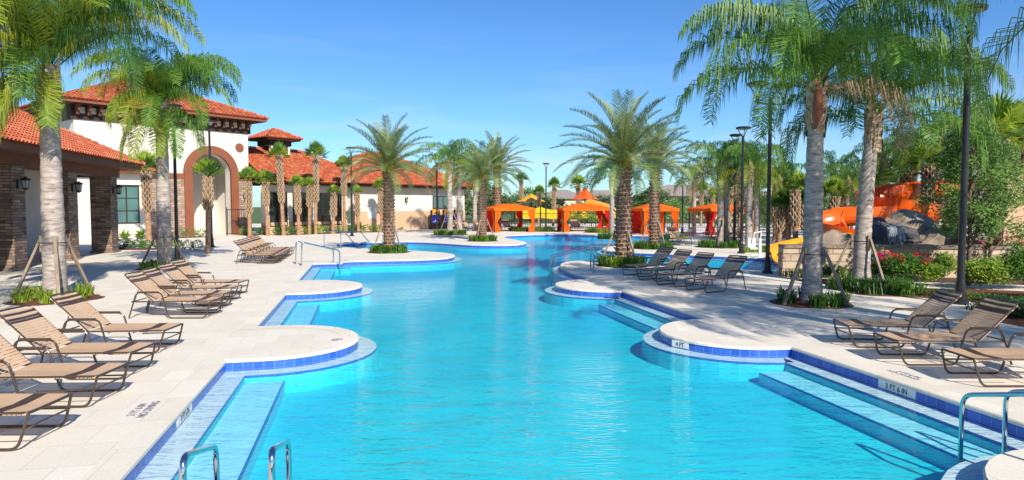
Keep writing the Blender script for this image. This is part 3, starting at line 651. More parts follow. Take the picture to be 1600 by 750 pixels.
queen(gq2, 5.9, 3.6, 22, 80, .9, .27, label='queen palm beside the black lamp post, right of the stone columns', seed=12, ymix=.25, wd=.034, flo=.95,
      extra=[(R(5), 1.15, 3.9, 2.3, 0), (R(-15), 1.2, 3.6, 2.4, 0), (R(-100), .9, 2.8, 2.5, 1, .9), (R(-70), 1.0, 2.8, 2.6, 0, .9), (R(-120), 1.1, 2.6, 2.6, 1, .9), (R(-20), 1.1, 3.0, 2.8, 0, 1.0), (R(-160), 1.0, 2.6, 2.7, 1, 1.0), (R(-100), .2, 2.7, 1.7, 1, .5), (R(-40), .3, 2.6, 1.8, 0, .5), (R(-150), .2, 2.6, 1.7, 1, .5), (R(-70), .0, 2.4, 1.5, 1, .5), (R(0), .4, 2.5, 1.9, 0, .6), (R(5), 1.3, 4.2, 2.4, 0)])
queen(gq3, 5.0, 4.2, 22, 90, 1.0, .235, label='queen palm with rusty spathe at right of the pool, nearest the pool edge', seed=13, ymix=.06, spathe=True, wd=.03, flo=.35,
      extra=[(R(178), 1.15, 4.3, 2.0, 0), (R(165), 1.3, 4.2, 2.2, 0), (R(0), 1.1, 3.8, 2.0, 2), (R(-60), 1.2, 3.4, 2.6, 0, 1.2), (R(-130), 1.2, 3.6, 2.6, 0, 1.3), (R(100), 1.4, 3.8, 1.6, 0), (R(-20), 1.35, 4.0, 2.2, 0)])
queen(gq4, 4.8, 3.9, 19, 80, .95, .24, lean=(.25, 0), label='queen palm behind the rusty-spathed one, growing in the mulch bed', seed=14, ymix=.05, wd=.032, flo=.15,
      extra=[(R(-20), .9, 4.0, 1.9, 2), (R(5), .7, 4.2, 1.7, 2), (R(-60), 1.1, 3.6, 2.3, 0)])
q5 = queen(gq5, 4.6, 2.9, 18, 50, .75, .2, label='slim queen palm beyond the second pool, its trunk left of its twin', seed=15, wd=.035, ymix=.3)
dup(q5, gq5 + Vector((.42, .2, 0)), 1.9, 'slim queen palm beyond the second pool, its trunk right of its twin', 1.0)
dup(q5, G(1238, 400) + Vector((0, 6, 0)), .7, 'queen palm right behind the twin-headed lamp post, beyond the second pool', .95)
dup(q5, G(956, 372), 2.6, 'queen palm standing by the water left of the nearest date palm on the right', .98)
dup(q5, G(1182, 378), 3.4, 'queen palm standing behind the two black lamp posts near the pool lift', 1.05)
for px_, by_, rz_, sc_, lb_ in [(1216, 380, 2.2, .85, 'queen palm between the twin-headed lamp post and the rusty-spathed palm'), (1300, 378, 3.3, .95, 'queen palm just right of the rusty-spathed palm, far behind'), (1322, 384, .9, .8, 'small queen palm behind the lower orange slide'),
        (1378, 380, 5.0, 1.1, 'queen palm behind the upper orange slide, left one'), (1425, 384, 1.7, 1.15, 'queen palm behind the upper orange slide, right one'), (1465, 388, 4.4, 1.2, 'queen palm behind the leafy tree'), (1084, 366, 1.1, .95, 'queen palm beside the rightmost cabana'), (1530, 402, 2.8, 1.15, 'queen palm behind the tall fan-headed palm at far right')]:
    dup(q5, G(px_, by_), rz_, lb_, sc_)
dup(q5, G(703, 366), .2, 'pale queen palm in front of the blue boards', 1.28)
dup(q5, G(718, 363), 4.0, 'pale queen palm just right of the one before the blue boards', 1.25)
dup(q5, G(742, 361), 5.1, 'queen palm behind the middle date palm near the hall corner', 1.1)
q7 = queen(Vector((10.3, 10.8, 0)), 6.2, 4.1, 18, 90, 1.05, .26, label='tall queen palm whose fronds hang into the top right corner', seed=17, flo=-.5,
      extra=[(R(180), .9, 3.9, 1.5, 2), (R(150), .7, 4.1, 1.3, 0), (R(130), .4, 3.6, 1.0, 2)])
dup(q7, Vector((9.5, 7.6, 0)), 2.2, 'queen palm outside the photo at right, casting shade between the right loungers and the palm')
dup(q7, Vector((13.7, 3.6, 0)), 4.2, 'queen palm outside the photo at right, casting shade over the right front loungers')
dup(q7, Vector((-11.3, 9.3, 0)), 1.2, 'queen palm standing outside the photo at left, known by its shadow on the deck')
date(G(608, 393), 4.15, 2.95, 46, 60, 'date palm on the deck peninsula left of centre, nearest of those on the left', 21, .31)
d0 = date(G(754, 376), 4.1, 2.8, 40, 46, 'date palm in the middle, on the small far peninsula', 22, .29, wd=.045)
dup(d0, G(777, 361), 1.5, 'date palm just behind and right of the one on the small far peninsula', 1.35)
date(G(973, 414), 3.95, 3.1, 50, 64, 'big date palm right of centre beside the mid deck handrail', 24, .33)
dup(d0, G(1022, 387), 2.9, 'date palm behind the big one, on the far bank of the second pool', 1.08)
for i, (lc, r, hz, k0, tr, lb) in enumerate([(gq1, 1.0, 1.55, -.9, .31, 'grey timber brace around the large palm at far left'), (gq2, .95, 1.3, -1, .31, 'timber brace around the palm beside the left lamp post'),
        (gq3, .85, 1.3, -.7, .29, 'timber brace around the rusty-spathed palm at right'), (gq4, .95, 1.45, -1.3, .3, 'timber brace around the palm in the mulch bed'),
        (G(973, 414), .95, 1.3, -1.1, .38, 'timber brace around the big date palm right of centre'), (G(608, 393), .9, 1.4, -.6, .37, 'timber brace around the date palm left of centre'),
        (G(754, 376), .9, 1.4, .1, .35, 'timber brace around the date palm on the far peninsula'), (gq5 + Vector((.2, .1, 0)), 1.0, 1.6, .2, .4, 'timber brace around the twin queen palms'), (G(1022, 387), .9, 1.4, -1, .38, 'timber brace around the date palm beyond the second pool'),
        (G(703, 366), 1.1, 1.9, .5, .3, 'timber brace around the pale palm before the blue boards')]):
    brace(lc, r, hz, lb, k0, 3, tr)
def tl(t, n): c = Vector((TOW[0], TOW[1])); return c + Vector((math.cos(TA), math.sin(TA))) * t + Vector((math.sin(TA), -math.cos(TA))) * n
# cabbage palms: (px, base y, trunk-top y, radius, seed, label)
SB = [(325, 396, 278, .55, .21, 'short cabbage palm in front of the arch'), (233, 378, 268, .75, .3, 'thick cabbage palm left of the annex window edge, behind the lamp post palm'),
      (390, 364, 284, .62, .24, 'cabbage palm at the right corner of the tower'), (418, 364, 286, .62, .24, 'cabbage palm second right of the tower corner'),
      (443, 357, 246, .65, .25, 'tall cabbage palm before the cupola'), (467, 361, 291, .5, .24, 'short cabbage palm right of the cupola palm'), (483, 368, 292, .5, .25, 'short cabbage palm nearest the hall steps rail'),
      (493, 358, 246, .75, .24, 'tall cabbage palm with ragged head at the hall middle'), (520, 365, 302, .4, .26, 'stubby cabbage palm left of the second lamp post'), (538, 359, 262, .6, .24, 'slender tall cabbage palm behind the second lamp post'),
      (560, 368, 302, .4, .24, 'stubby cabbage palm right of the second lamp post'), (597, 366, 295, .55, .24, 'cabbage palm hidden partly by the left date palm trunk'),
      (815, 351, 282, .6, .24, 'cabbage palm behind the first orange cabana'), (841, 352, 302, .6, .24, 'cabbage palm left of the central lamp post'), (864, 353, 292, .65, .24, 'cabbage palm right of the central lamp post'),
      (1095, 353, 300, .6, .24, 'cabbage palm behind the last cabana'), (1114, 353, 306, .5, .22, 'small cabbage palm behind the last cabana roof'), (1155, 372, 290, .6, .24, 'cabbage palm left of the pool lift'),
      (1176, 374, 292, .65, .24, 'cabbage palm right of the dark lamp posts'), (905, 350, 290, .9, .24, 'fluffy cabbage palm behind the second cabana'), (1243, 392, 300, .6, .24, 'cabbage palm left of the rusty-spathed palm'),
      (1232, 388, 318, .6, .22, 'low cabbage palm left of the yellow slide mouth'), (1258, 390, 322, .6, .24, 'low cabbage palm behind the rusty-spathed palm'), (1217, 388, 328, .5, .22, 'low cabbage palm beside the twin-headed lamp post'),
      (1300, 386, 310, .7, .25, 'cabbage palm right of the rusty-spathed palm above the slide'), (1386, 380, 292, .7, .24, 'cabbage palm in front of the upper orange slide'), (1448, 392, 262, .9, .24, 'cabbage palm behind the leafy tree'),
      (1410, 386, 268, .9, .22, 'cabbage palm above the upper orange slide'), (1210, 378, 292, .7, .22, 'cabbage palm between the twin-headed lamp post and the close pair'), (1270, 374, 296, .8, .22, 'cabbage palm farthest back behind the rusty-spathed palm'), (1226, 372, 282, .8, .22, 'tall cabbage palm behind the twin-headed lamp post'), (1320, 376, 300, .8, .22, 'cabbage palm behind the lower orange slide'), (1140, 362, 300, .7, .24, 'cabbage palm right of the twin queen palms'), (1365, 372, 275, .9, .22, 'tall cabbage palm right of the palm in the mulch bed'), (1475, 384, 270, .9, .22, 'cabbage palm behind the leafy tree, nearer the thick lamp post'), (1553, 432, 222, .95, .25, 'tall cabbage palm with big fan head at far right'), (1588, 424, 232, .8, .24, 'cabbage palm beside the peach wall at far right')]
for i, (px, by, ty, rad, r0, lb) in enumerate(SB):
    p = G(px, by)
    if 380 < px < 600:
        k_ = (px - 800) / F; c0 = tl(0, 4.4 + (i % 3) * .5); t_ = (k_ * c0.y - c0.x) / (math.cos(TA) - k_ * math.sin(TA)); c1 = tl(t_, 4.4 + (i % 3) * .5); p = Vector((c1.x, c1.y, 0))
    h = HC + (322 - ty) * p.y / F
    big = rad >= .8
    sabal(p, max(1.2, h), 100 + i, lb, nf=24 if big else 20, rad=rad * (1.05 if big else 1.1), r0=r0 * (1 if big else .74), boots=.6 if i % 3 else .45, pet=rad * (.75 if big else .85), lo=-.3 if big else random.Random(i).uniform(-.15, .6))
# ------------------------------------------------------------------ lamp posts
def lamp(loc, h, label, twin=False, rz=0, thick=.075):
    o = thing('lamp_post', loc, label, 'lamp post', 'black lamp posts', rz)
    mb = MB(); mb.lathe([(.19, 0), (.19, .06), (.12, .12), (.1, .5), (thick, .6), (thick * .8, h - .55), (0.001, h - .55)], 14); mb.build('pole', M['black'], o, smooth=False)
    heads = [(-.55, 0), (.55, 0)] if twin else [(0, 0)]
    if twin: mb = MB(); mb.tube([(-.55, 0, h - .75), (.55, 0, h - .75)], .03, 8); mb.build('arm', M['black'], o)
    for hx, hy in heads:
        mb = MB(); mb.lathe([(.001, h - .76), (.07, h - .74), (.06, h - .52), (.09, h - .48)], 12, 0, (hx, hy))
        for k in range(3):
            a = 2 * PI * k / 3 + .5; mb.tube([(hx + .05 * math.cos(a), hy + .05 * math.sin(a), h - .52), (hx + .12 * math.cos(a), hy + .12 * math.sin(a), h - .4), (hx + .26 * math.cos(a), hy + .26 * math.sin(a), h - .14)], .02, 5)
        mb.lathe([(.30, h - .14), (.36, h - .12), (.37, h - .05), (.30, h - .02), (.001, h)], 20, 0, (hx, hy)); hd = mb.build('lamp_head', M['black'], o)
        g = MB(); g.lathe([(.001, h - .17), (.2, h - .165), (.29, h - .138)], 16, 0, (hx, hy)); g.build('lens', M['lens'], hd)
    return o
lamp(G(277, 406), 6.9, 'black lamp post behind the left group of loungers, beside a queen palm')
lamp(G(331, 386), 7.4, 'black lamp post in front of the entrance arch')
lamp(G(550, 369), 7.1, 'black lamp post before the hall, left of the date palm')
lamp(G(683, 365), 6.6, 'black lamp post in front of the blue boards')
lamp(G(853, 357), 7.0, 'black lamp post in the distance at the centre of the far shore')
lamp(G(1066, 364), 5.9, 'slim black lamp post between the two right cabanas', thick=.06)
lamp(G(1199, 427), 6.75, 'twin-headed black lamp post beside the second pool', True, .3)
lamp(G(1158, 396), 6.4, 'black lamp post on the far bank, right one of a close pair')
lamp(G(1147, 386), 6.6, 'black lamp post on the far bank, left one of a close pair')
lamp(G(1500, 475), 7.2, 'thick black lamp post with flared head nearest the camera at right', thick=.085)
lamp(G(1197, 352), 4.2, 'short black lamp post far behind the pool lift', thick=.06)
# ------------------------------------------------------------------ loungers
def arc_path(P, r=.05, k=4):
    P = [Vector(p) for p in P]; out = [P[0]]
    for a, b, c in zip(P[:-2], P[1:-1], P[2:]):
        u, v = (a - b), (c - b); rr = min(r, u.length * .45, v.length * .45); s, e = b + u.normalized() * rr, b + v.normalized() * rr
        for i in range(k + 1):
            t = i / k; out.append(s * (1 - t) ** 2 + b * 2 * t * (1 - t) + e * t * t)
    out.append(P[-1]); return out
def lounger(loc, rz, label, group, back=44):
    o = thing('sun_lounger', loc, label, 'sun lounger', group, rz)
    hw, sh, hx = .33, .37, -1.22; tr_ = .0155
    ba = R(back); bl = .80; bt = Vector((hx - bl * math.cos(ba), 0, sh + bl * math.sin(ba)))
    mb = MB()
    mb.tube(arc_path([(hx - .45, -hw, sh - .01), (0, -hw, sh), (0, hw, sh), (hx - .45, hw, sh - .01)], .07), tr_, 7)
    for x, z in ((-.02, .22), (-.5, .34), (-.9, .34), (hx, sh - .02)): mb.tube([(x, -hw, z), (x, hw, z)], .011, 6)
    mb.tube([(hx - .45, -hw, sh - .01), (hx - .45, hw, sh - .01)], .011, 6)
    mb.build('frame', M['bronze'], o)
    for s in (-1, 1):
        y = s * (hw + .028); mb = MB()
        mb.tube(arc_path([(.0, s * hw, sh), (-.10, y, .016), (-.88, y, .016), (-1.02, y, .56), (-1.55, y, .56), (-1.72, y, .016)], .09), .0155, 7)
        mb.tube([(-.02, s * hw, .22), (-.7, y, .2)], .01, 6)
        mb.build('side_rail', M['bronze'], o)
        mb = MB(); mb.bar((-1.08, y, .578), (-1.5, y, .578), .035, .016); mb.build('armrest', M['bronze'], o)
    mb = MB(); n_s = 25; pitch = (abs(hx) - .04) / n_s
    for i in range(n_s):
        x0 = -.02 - i * pitch; sag = -.012 * math.sin(PI * (i + .5) / n_s); mi = 1 if i in (5, 6, 7) else 0; wv = pitch * .80
        P = [(-hw - .012, -.012), (-hw * .98, .014), (0, .002 + sag), (hw * .98, .014), (hw + .012, -.012)]
        for (ya, za), (yb_, zb) in zip(P[:-1], P[1:]):
            mb.add([(x0, ya, sh + za), (x0, yb_, sh + zb), (x0 - wv, yb_, sh + zb), (x0 - wv, ya, sh + za), (x0, ya, sh + za - .007), (x0, yb_, sh + zb - .007), (x0 - wv, yb_, sh + zb - .007), (x0 - wv, ya, sh + za - .007)],
                   [(0, 3, 2, 1), (4, 5, 6, 7), (0, 1, 5, 4), (2, 3, 7, 6)], mi)
    mb.build('seat', [M['strap'], M['strapd']], o)
    U = Vector((-math.cos(ba), 0, math.sin(ba))); Nn = Vector((math.sin(ba), 0, math.cos(ba))); b0 = Vector((hx, 0, sh)); Y = Vector((0, 1, 0))
    mb = MB(); n_b = 17; pb = (bl - .02) / n_b
    for i in range(n_b):
        c0 = b0 + U * (.02 + i * pb); c1 = c0 + U * pb * .82; mi = 1 if i in (12, 13, 15) else 0
        for (ya, za), (yb_, zb) in zip(P[:-1], P[1:]):
            a, b_, c, d = c0 + Y * ya + Nn * za, c0 + Y * yb_ + Nn * zb, c1 + Y * yb_ + Nn * zb, c1 + Y * ya + Nn * za; q = Nn * -.007
            mb.add([a, b_, c, d, a + q, b_ + q, c + q, d + q], [(0, 1, 2, 3), (7, 6, 5, 4), (0, 4, 5, 1), (2, 6, 7, 3)], mi)
    bk = mb.build('backrest', [M['strap'], M['strapd']], o)
    mb = MB(); mb.tube(arc_path([b0 - Y * hw, b0 - Y * hw + U * (bl + .03), b0 + Y * hw + U * (bl + .03), b0 + Y * hw], .07), .0145, 7)
    m2 = b0 + U * .42; mb.tube([m2 - Y * (hw - .05) - Nn * .02, (hx - .42, -hw + .05, sh - .02)], .009, 6); mb.tube([m2 + Y * (hw - .05) - Nn * .02, (hx - .42, hw - .05, sh - .02)], .009, 6)
    mb.tube([m2 - Y * hw - Nn * .02, m2 + Y * hw - Nn * .02], .009, 6); mb.build('backrest_frame', M['bronze'], bk)
    return o
LG = 'strap sun loungers'
L0 = lounger((-4.75, 6.83, 0), .02, 'tan strap lounger at bottom left, nearest the camera, cut by the frame', 'left front loungers')
for x, y, rz, lb in [(-4.95, 8.25, .02, 'second nearest lounger of the left front row, beside the depth marking'), (-5.28, 9.55, .02, 'third lounger of the left front row, its back at the frame edge'), (-5.68, 11.2, .03, 'farthest lounger of the left front row, before the large palm')]:
    dup(L0, (x, y, 0), rz, lb)
for i, (x, y, rz) in enumerate([(-6.45, 14.6, .02), (-6.68, 15.75, .05), (-6.95, 16.9, .02), (-7.25, 18.1, 0)]):
    dup(L0, (x, y, 0), rz, ['nearest', 'second', 'third', 'farthest'][i] + ' of the four loungers beside the left lamp post palm', group='left middle loungers')
for i in range(6):
    dup(L0, (-9.75 - .21 * i, 28.2 + .95 * i, 0), .0, ['nearest', 'second', 'third', 'fourth', 'fifth', 'farthest'][i] + ' of the six loungers stacked close before the tower', group='left rear loungers')
for x, y, rz, lb in [(5.74, 11.65, PI - .12, 'lounger at right before the lamp post, farther from the camera'), (5.80, 10.35, PI - .02, 'lounger at right in the middle of the front three'), (6.12, 9.15, PI - .02, 'lounger cut by the right frame edge, nearest on the right')]:
    dup(L0, (x, y, 0), rz, lb, group='right front loungers')
for i, (x, y) in enumerate([(6.55, 19.6), (6.0, 20.9), (5.7, 22.3), (5.45, 23.7)]):
    a = math.atan2(.5, .8); dup(L0, (x - 1.75 * math.cos(a), y - 1.75 * math.sin(a), 0), a + PI, ['nearest', 'second', 'third', 'farthest'][i] + ' of the four shaded loungers on the mid right deck', group='right middle loungers')
fl = [(1072, 384, -PI / 2 + .2, 'lone lounger seen from its tan back on the far bank by the second pool'), (1040, 377, PI + .1, 'lounger left of the lone tan-backed one'), (1108, 379, PI - .6, 'first lounger behind the twin queen palm trunks'), (1120, 375, PI - .6, 'second lounger behind the twin queen palm trunks'), (1100, 371, PI - .6, 'third lounger behind the twin queen palm trunks'), (1135, 372, PI - .5, 'fourth lounger behind the twin queen palm trunks'),
      (728, 361, -.6, 'far lounger leftmost by the hall corner'), (737, 361, -.6, 'far lounger second by the hall corner'), (747, 361, -.6, 'far lounger third by the hall corner'), (769, 362, -.6, 'far lounger beside the first cabana'), (800, 361, -1.2, 'lounger under the first cabana'), (905, 361, -1.4, 'lounger under the second cabana'), (1012, 366, -1.4, 'lounger under the third cabana')]
for px, py, rz, lb in fl: dup(L0, G(px, py), rz, lb, 1.1, group='far loungers')
# ------------------------------------------------------------------ handrails
def rail(loc, rz, label, pts, rr=.024, sep=.56):
    o = thing('handrail', loc, label, 'handrail', None, rz)
    for s in (-.5, .5):
        mb = MB(); mb.tube(arc_path([(s * sep, y, z) for y, z in pts], .13, 6), rr, 10); mb.build('rail', M['steel'], o, smooth=True)
        mb = MB(); mb.lathe([(.05, .006), (.05, .03), (.026, .036)], 14, 0, (s * sep, pts[0][0])); mb.build('base_collar', M['steel'], o)
    return o
p = PF(-.92, 4.75); rail((p.x, p.y, 0), TH, 'polished steel handrail pair at bottom left of the pool', [(0, 0), (.0, .74), (1.0, .46), (1.0, -.76)])
p = PF(6.4, 4.8); rail((p.x, p.y, 0), TH, 'polished steel handrail pair at bottom right of the pool', [(0, 0), (.0, .70), (1.0, .42), (1.0, -.76)])
p = G(466, 414); rail((p.x, p.y, 0), TH - 1.2, 'steel handrail leading into the pool by the rear left loungers', [(0, 0), (.05, .95), (1.6, .55), (1.6, -.6)], .03, .8)
p = G(925, 425); rail((p.x, p.y, 0), TH + 1.35, 'steel handrail on the round deck beside the big date palm', [(0, 0), (0, .95), (1.5, .55), (1.5, -.76)], .026, .9)
p = G(567, 384); rail((p.x, p.y, 0), TH - .9, 'thin steel handrail at the far lagoon steps', [(-2.2, 0), (-2.2, .95), (-.8, .9), (0.6, -.5)], .026, 1.6)
# ------------------------------------------------------------------ lettering
def text(name, s, size, T, mat, parent, depth=.001):
    cu = bpy.data.curves.new(name, 'FONT'); cu.body = s; cu.size = size; cu.align_x = 'CENTER'; cu.align_y = 'CENTER'; cu.extrude = depth; cu.offset = size * .012
    t = bpy.data.objects.new(name, cu); COL.objects.link(t); dg = bpy.context.evaluated_depsgraph_get(); me = bpy.data.meshes.new_from_object(t.evaluated_get(dg))
    bpy.data.objects.remove(t); me.materials.clear(); me.materials.append(mat); o = bpy.data.objects.new(name, me); COL.objects.link(o); o.parent = parent; o.matrix_local = T; return o
def wallmark(x, y, s, rz, wd, label, size=.10):    # a white tile plate on the vertical waterline
    p = PF(x, y); o = thing('depth_marker', (p.x, p.y, -.1), label, 'depth marker', None, TH + rz)
    mb = MB(); mb.box(-wd / 2, wd / 2, -.008, .02, -.058, .052); mb.build('plate', M['paint'], o)
    text('lettering', s, size, Matrix.Translation((0, -.010, -.004)) @ Matrix.Rotation(PI / 2, 4, 'X'), M['ink'], o)
pm = G(1401, 596); u = pm.x * CT + pm.y * ST; v = -pm.x * ST + pm.y * CT
wallmark(XR, v, '3 FT 6 IN', -PI / 2, .66, 'white tile depth marker reading 3 FT 6 IN on the right pool edge')
pm = G(282, 634); v = -pm.x * ST + pm.y * CT
wallmark(XL, v, '3 FT 6 IN', PI / 2, .66, 'white tile depth marker with black letters on the left pool edge')
p = PF(5.66, 11.2)
wallmark(5.55, 11.12, '4 FT', -PI / 2 + .45, .36, 'white tile depth marker reading 4 FT on the right rounded deck end')
def floormark(px, py, s, rz, label, size=.2):
    g = G(px, py); o = thing('deck_marking', (g.x, g.y, .005), label, 'painted marking', None, rz); text('lettering', s, size, Matrix.Identity(4), M['inkp'], o)
    return o
floormark(224, 640, '3 FT 6 IN\nNO DIVING', TH + PI / 2, 'black depth letters painted on the left deck beside the front loungers', .125)
floormark(1415, 586, '3 FT 6 IN\nNO DIVING', TH - PI / 2 , 'faded letters painted on the right deck above the depth tile', .105)
def nodive(px, py, label):
    g = G(px, py); o = thing('deck_marking', (g.x, g.y, .005), label, 'painted marking', None, TH)
    mb = MB(); N = 24
    for k in range(N):
        a, b_ = 2 * PI * k / N, 2 * PI * (k + 1) / N; mb.quad((.10 * math.cos(a), .10 * math.sin(a), .002), (.10 * math.cos(b_), .10 * math.sin(b_), .002), (.075 * math.cos(b_), .075 * math.sin(b_), .002), (.075 * math.cos(a), .075 * math.sin(a), .002))
    mb.box(-.08, .08, -.01, .01, 0, .003, 0, Matrix.Rotation(.8, 4, 'Z')); mb.build('symbol', M['inkp'], o)
nodive(527, 531, 'small round no-diving symbol on the left rounded deck')
# ------------------------------------------------------------------ plants
def leafcloud(mb, c, rad, n, sz, mi=0, shell=.55, flat=1.0):
    for _ in range(n):
        d = Vector((random.gauss(0, 1), random.gauss(0, 1), random.gauss(0, 1))).normalized(); q = rnd(shell, 1.05) ** .7
        p = Vector((c[0] + d.x * rad[0] * q, c[1] + d.y * rad[1] * q, c[2] + d.z * rad[2] * q))
        a = Vector((rnd(-1, 1), rnd(-1, 1), rnd(-1, 1))).normalized(); b_ = a.orthogonal().normalized() * sz * .4; a = a * sz * rnd(.7, 1.3)
        mb.add([p - a * .5, p + b_ * .6, p + a * .5, p - b_ * .6], [(0, 1, 2, 3)], mi)
def blades(mb, c, rad, n, ht, mi=0, wd=.018):
    for _ in range(n):
        a, r_ = rnd(0, 2 * PI), rad * math.sqrt(random.random()); p = Vector((c[0] + r_ * math.cos(a), c[1] + r_ * math.sin(a), c[2])); aa = rnd(0, 2 * PI); d = Vector((math.cos(aa), math.sin(aa), 0)); s_ = Vector((-d.y, d.x, 0)) * wd
        h_ = ht * rnd(.5, 1.1); m_ = p + d * h_ * .25 + Vector((0, 0, h_ * .7)); t = p + d * h_ * .7 + Vector((0, 0, h_ * rnd(.6, 1)))
        mb.add([p - s_, p + s_, m_ + s_ * .8, m_ - s_ * .8, t], [(0, 1, 2, 3), (3, 2, 4)], mi)
def disc(mb, c, rx, ry, z, mi=0, n=24, jit=.08, hgt=.05):
    P = [(c[0] + rx * (1 + rnd(-jit, jit)) * math.cos(2 * PI * k / n), c[1] + ry * (1 + rnd(-jit, jit)) * math.sin(2 * PI * k / n), z) for k in range(n)]
    mb.add(P + [(c[0], c[1], z + hgt)], [(k, (k + 1) % n, n) for k in range(n)], mi)
random.seed(5)
def ring(px, py, r, ng, ht, label, mat='shrub', mul='mulch'):
    g = G(px, py); mb = MB(); disc(mb, (g.x, g.y), r, r, .006); tag(mb.build('mulch_ring', M[mul]), kind='structure')
    mb = MB()
    for k in range(ng):
        a = 2 * PI * k / ng + rnd(-.3, .3); q = r * .68; blades(mb, (g.x + q * math.cos(a), g.y + q * math.sin(a), .01), .2 * r, 90, ht, 0 if rnd(0, 1) < .7 else 1)
    tag(mb.build('grass_tufts', [M[mat], M['lime']]), label, 'grass tufts', kind='stuff')
ring(87, 468, 1.05, 6, .42, 'bright green grass tufts around the large palm at far left', 'lime')
ring(258, 419, 1.0, 5, .4, 'green tufts around the palm beside the left lamp post')
ring(1268, 474, .95, 6, .4, 'green tufts around the rusty-spathed palm', 'shrub')
for px, py, r, lb in [(608, 394, 1.15, 'left date palm on the peninsula'), (754, 376.5, 1.1, 'date palm on the far peninsula'), (973, 415, 1.1, 'big date palm by the handrail'), (1022, 388, 1.3, 'date palm beyond the second pool'), (1125, 386, 1.4, 'twin queen palms'), (703, 366.5, 1.6, 'pale palm before the blue boards'), (956, 373, 1.2, 'far shore queen palm'), (862, 361, 2.2, 'central far lamp post'), (820, 361, 1.8, 'first cabana post'), (938, 363, 1.6, 'second cabana corner')]:
    ring(px, py, r, 12, .5, 'low green tufts around the ' + lb, 'shrub', 'soil')
def hedge(x0, y0, x1, y1, wd, ht, label, mats=('shrub', 'lime'), dens=260, sz=.10, name='hedge', cat='hedge'):
    a, b_ = Vector((x0, y0, 0)), Vector((x1, y1, 0)); L = (b_ - a).length; k = max(1, int(L / (wd * .8))); mb = MB()
    for i in range(k + 1):
        c = a.lerp(b_, i / k); leafcloud(mb, (c.x + rnd(-.1, .1), c.y + rnd(-.1, .1), ht * .5), (wd * rnd(.5, .7), wd * rnd(.5, .7), ht * rnd(.42, .6)), dens, sz, 0 if rnd(0, 1) < .6 else 1)
    return tag(mb.build(name, [M[m_] for m_ in mats]), label, cat)
def tl(t, n): c = Vector((TOW[0], TOW[1])); return c + Vector((math.cos(TA), math.sin(TA))) * t + Vector((math.sin(TA), -math.cos(TA))) * n
for t0, t1, n0, lb in [(6.8, 10.5, 4.0, 'low hedge by the tower corner'), (10.8, 15.0, 4.2, 'low hedge under the hall windows'), (15.5, 18.2, 4.6, 'low hedge by the hall door'), (4.9, 6.6, 2.0, 'low planting right of the arch'), (-.5, 1.2, 2.2, 'low planting left of the arch')]:
    a, b_ = tl(t0, n0), tl(t1, n0); hedge(a.x, a.y, b_.x, b_.y, .8, .7, lb)
    a, b_ = tl(t0 - .3, n0), tl(t1 + .3, n0); mb = MB(); c = (a + b_) / 2; d = (b_ - a); mb.bar((a.x, a.y, .012), (b_.x, b_.y, .012), 1.9, .02); tag(mb.build('planting_bed', M['mulch']), kind='structure')
for i, (px, py) in enumerate([(294, 391), (309, 391)]):
    g = G(px, py); mb = MB(); leafcloud(mb, (0, 0, .28), (.34, .3, .3), 420, .07, 0, .7); o = mb.build('box_shrub', M['shrub']); o.location = g; tag(o, ['left', 'right'][i] + ' of the two small clipped shrubs before the arch', 'shrub')
g = G(215, 389); mb = MB(); disc(mb, (0, 0), 2.4, 1.0, .006); o = mb.build('planting_bed', M['mulch']); o.location = g; tag(o, kind='structure')
hedge(g.x - 1.6, g.y, g.x + 2.0, g.y + .4, .6, .55, 'bright groundcover in the mulch bed beside the last stone column', ('lime', 'shrub'))
def broadplant(loc, label, ht=1.2, n=26, mats=('shrub', 'lime')):
    mb = MB()
    for _ in range(n):
        a, e = rnd(0, 2 * PI), rnd(.5, 1.3); d = Vector((math.cos(a) * math.cos(e), math.sin(a) * math.cos(e), math.sin(e))); s_ = Vector((-math.sin(a), math.cos(a), 0)) * .09; h_ = ht * rnd(.6, 1)
        m_ = d * h_ * .6; t = m_ + Vector((d.x, d.y, d.z - .8)) * h_ * .4; mb.add([(0, 0, 0), m_ + s_, t, m_ - s_], [(0, 1, 2, 3)], 0 if rnd(0, 1) < .6 else 1)
    o = mb.build('bird_of_paradise', [M[m_] for m_ in mats]); o.location = loc; return tag(o, label, 'plant')
for k, (t, n_) in enumerate([(-5.6, 2.4), (-4.4, 2.5), (-3.2, 2.4)]):
    c = tl(t, n_); broadplant((c.x, c.y, 0), 'broad-leaved plant under the annex window, ' + ['left', 'middle', 'right'][k] + ' of three')
for k, (t, n_) in enumerate([(7.6, 3.2), (11.0, 3.2), (15.0, 4.0)]):
    c = tl(t, n_); broadplant((c.x, c.y, 0), 'broad-leaved plant against the hall wall, ' + ['by the tower corner', 'between the windows', 'by the volume step'][k], 1.7, 30)
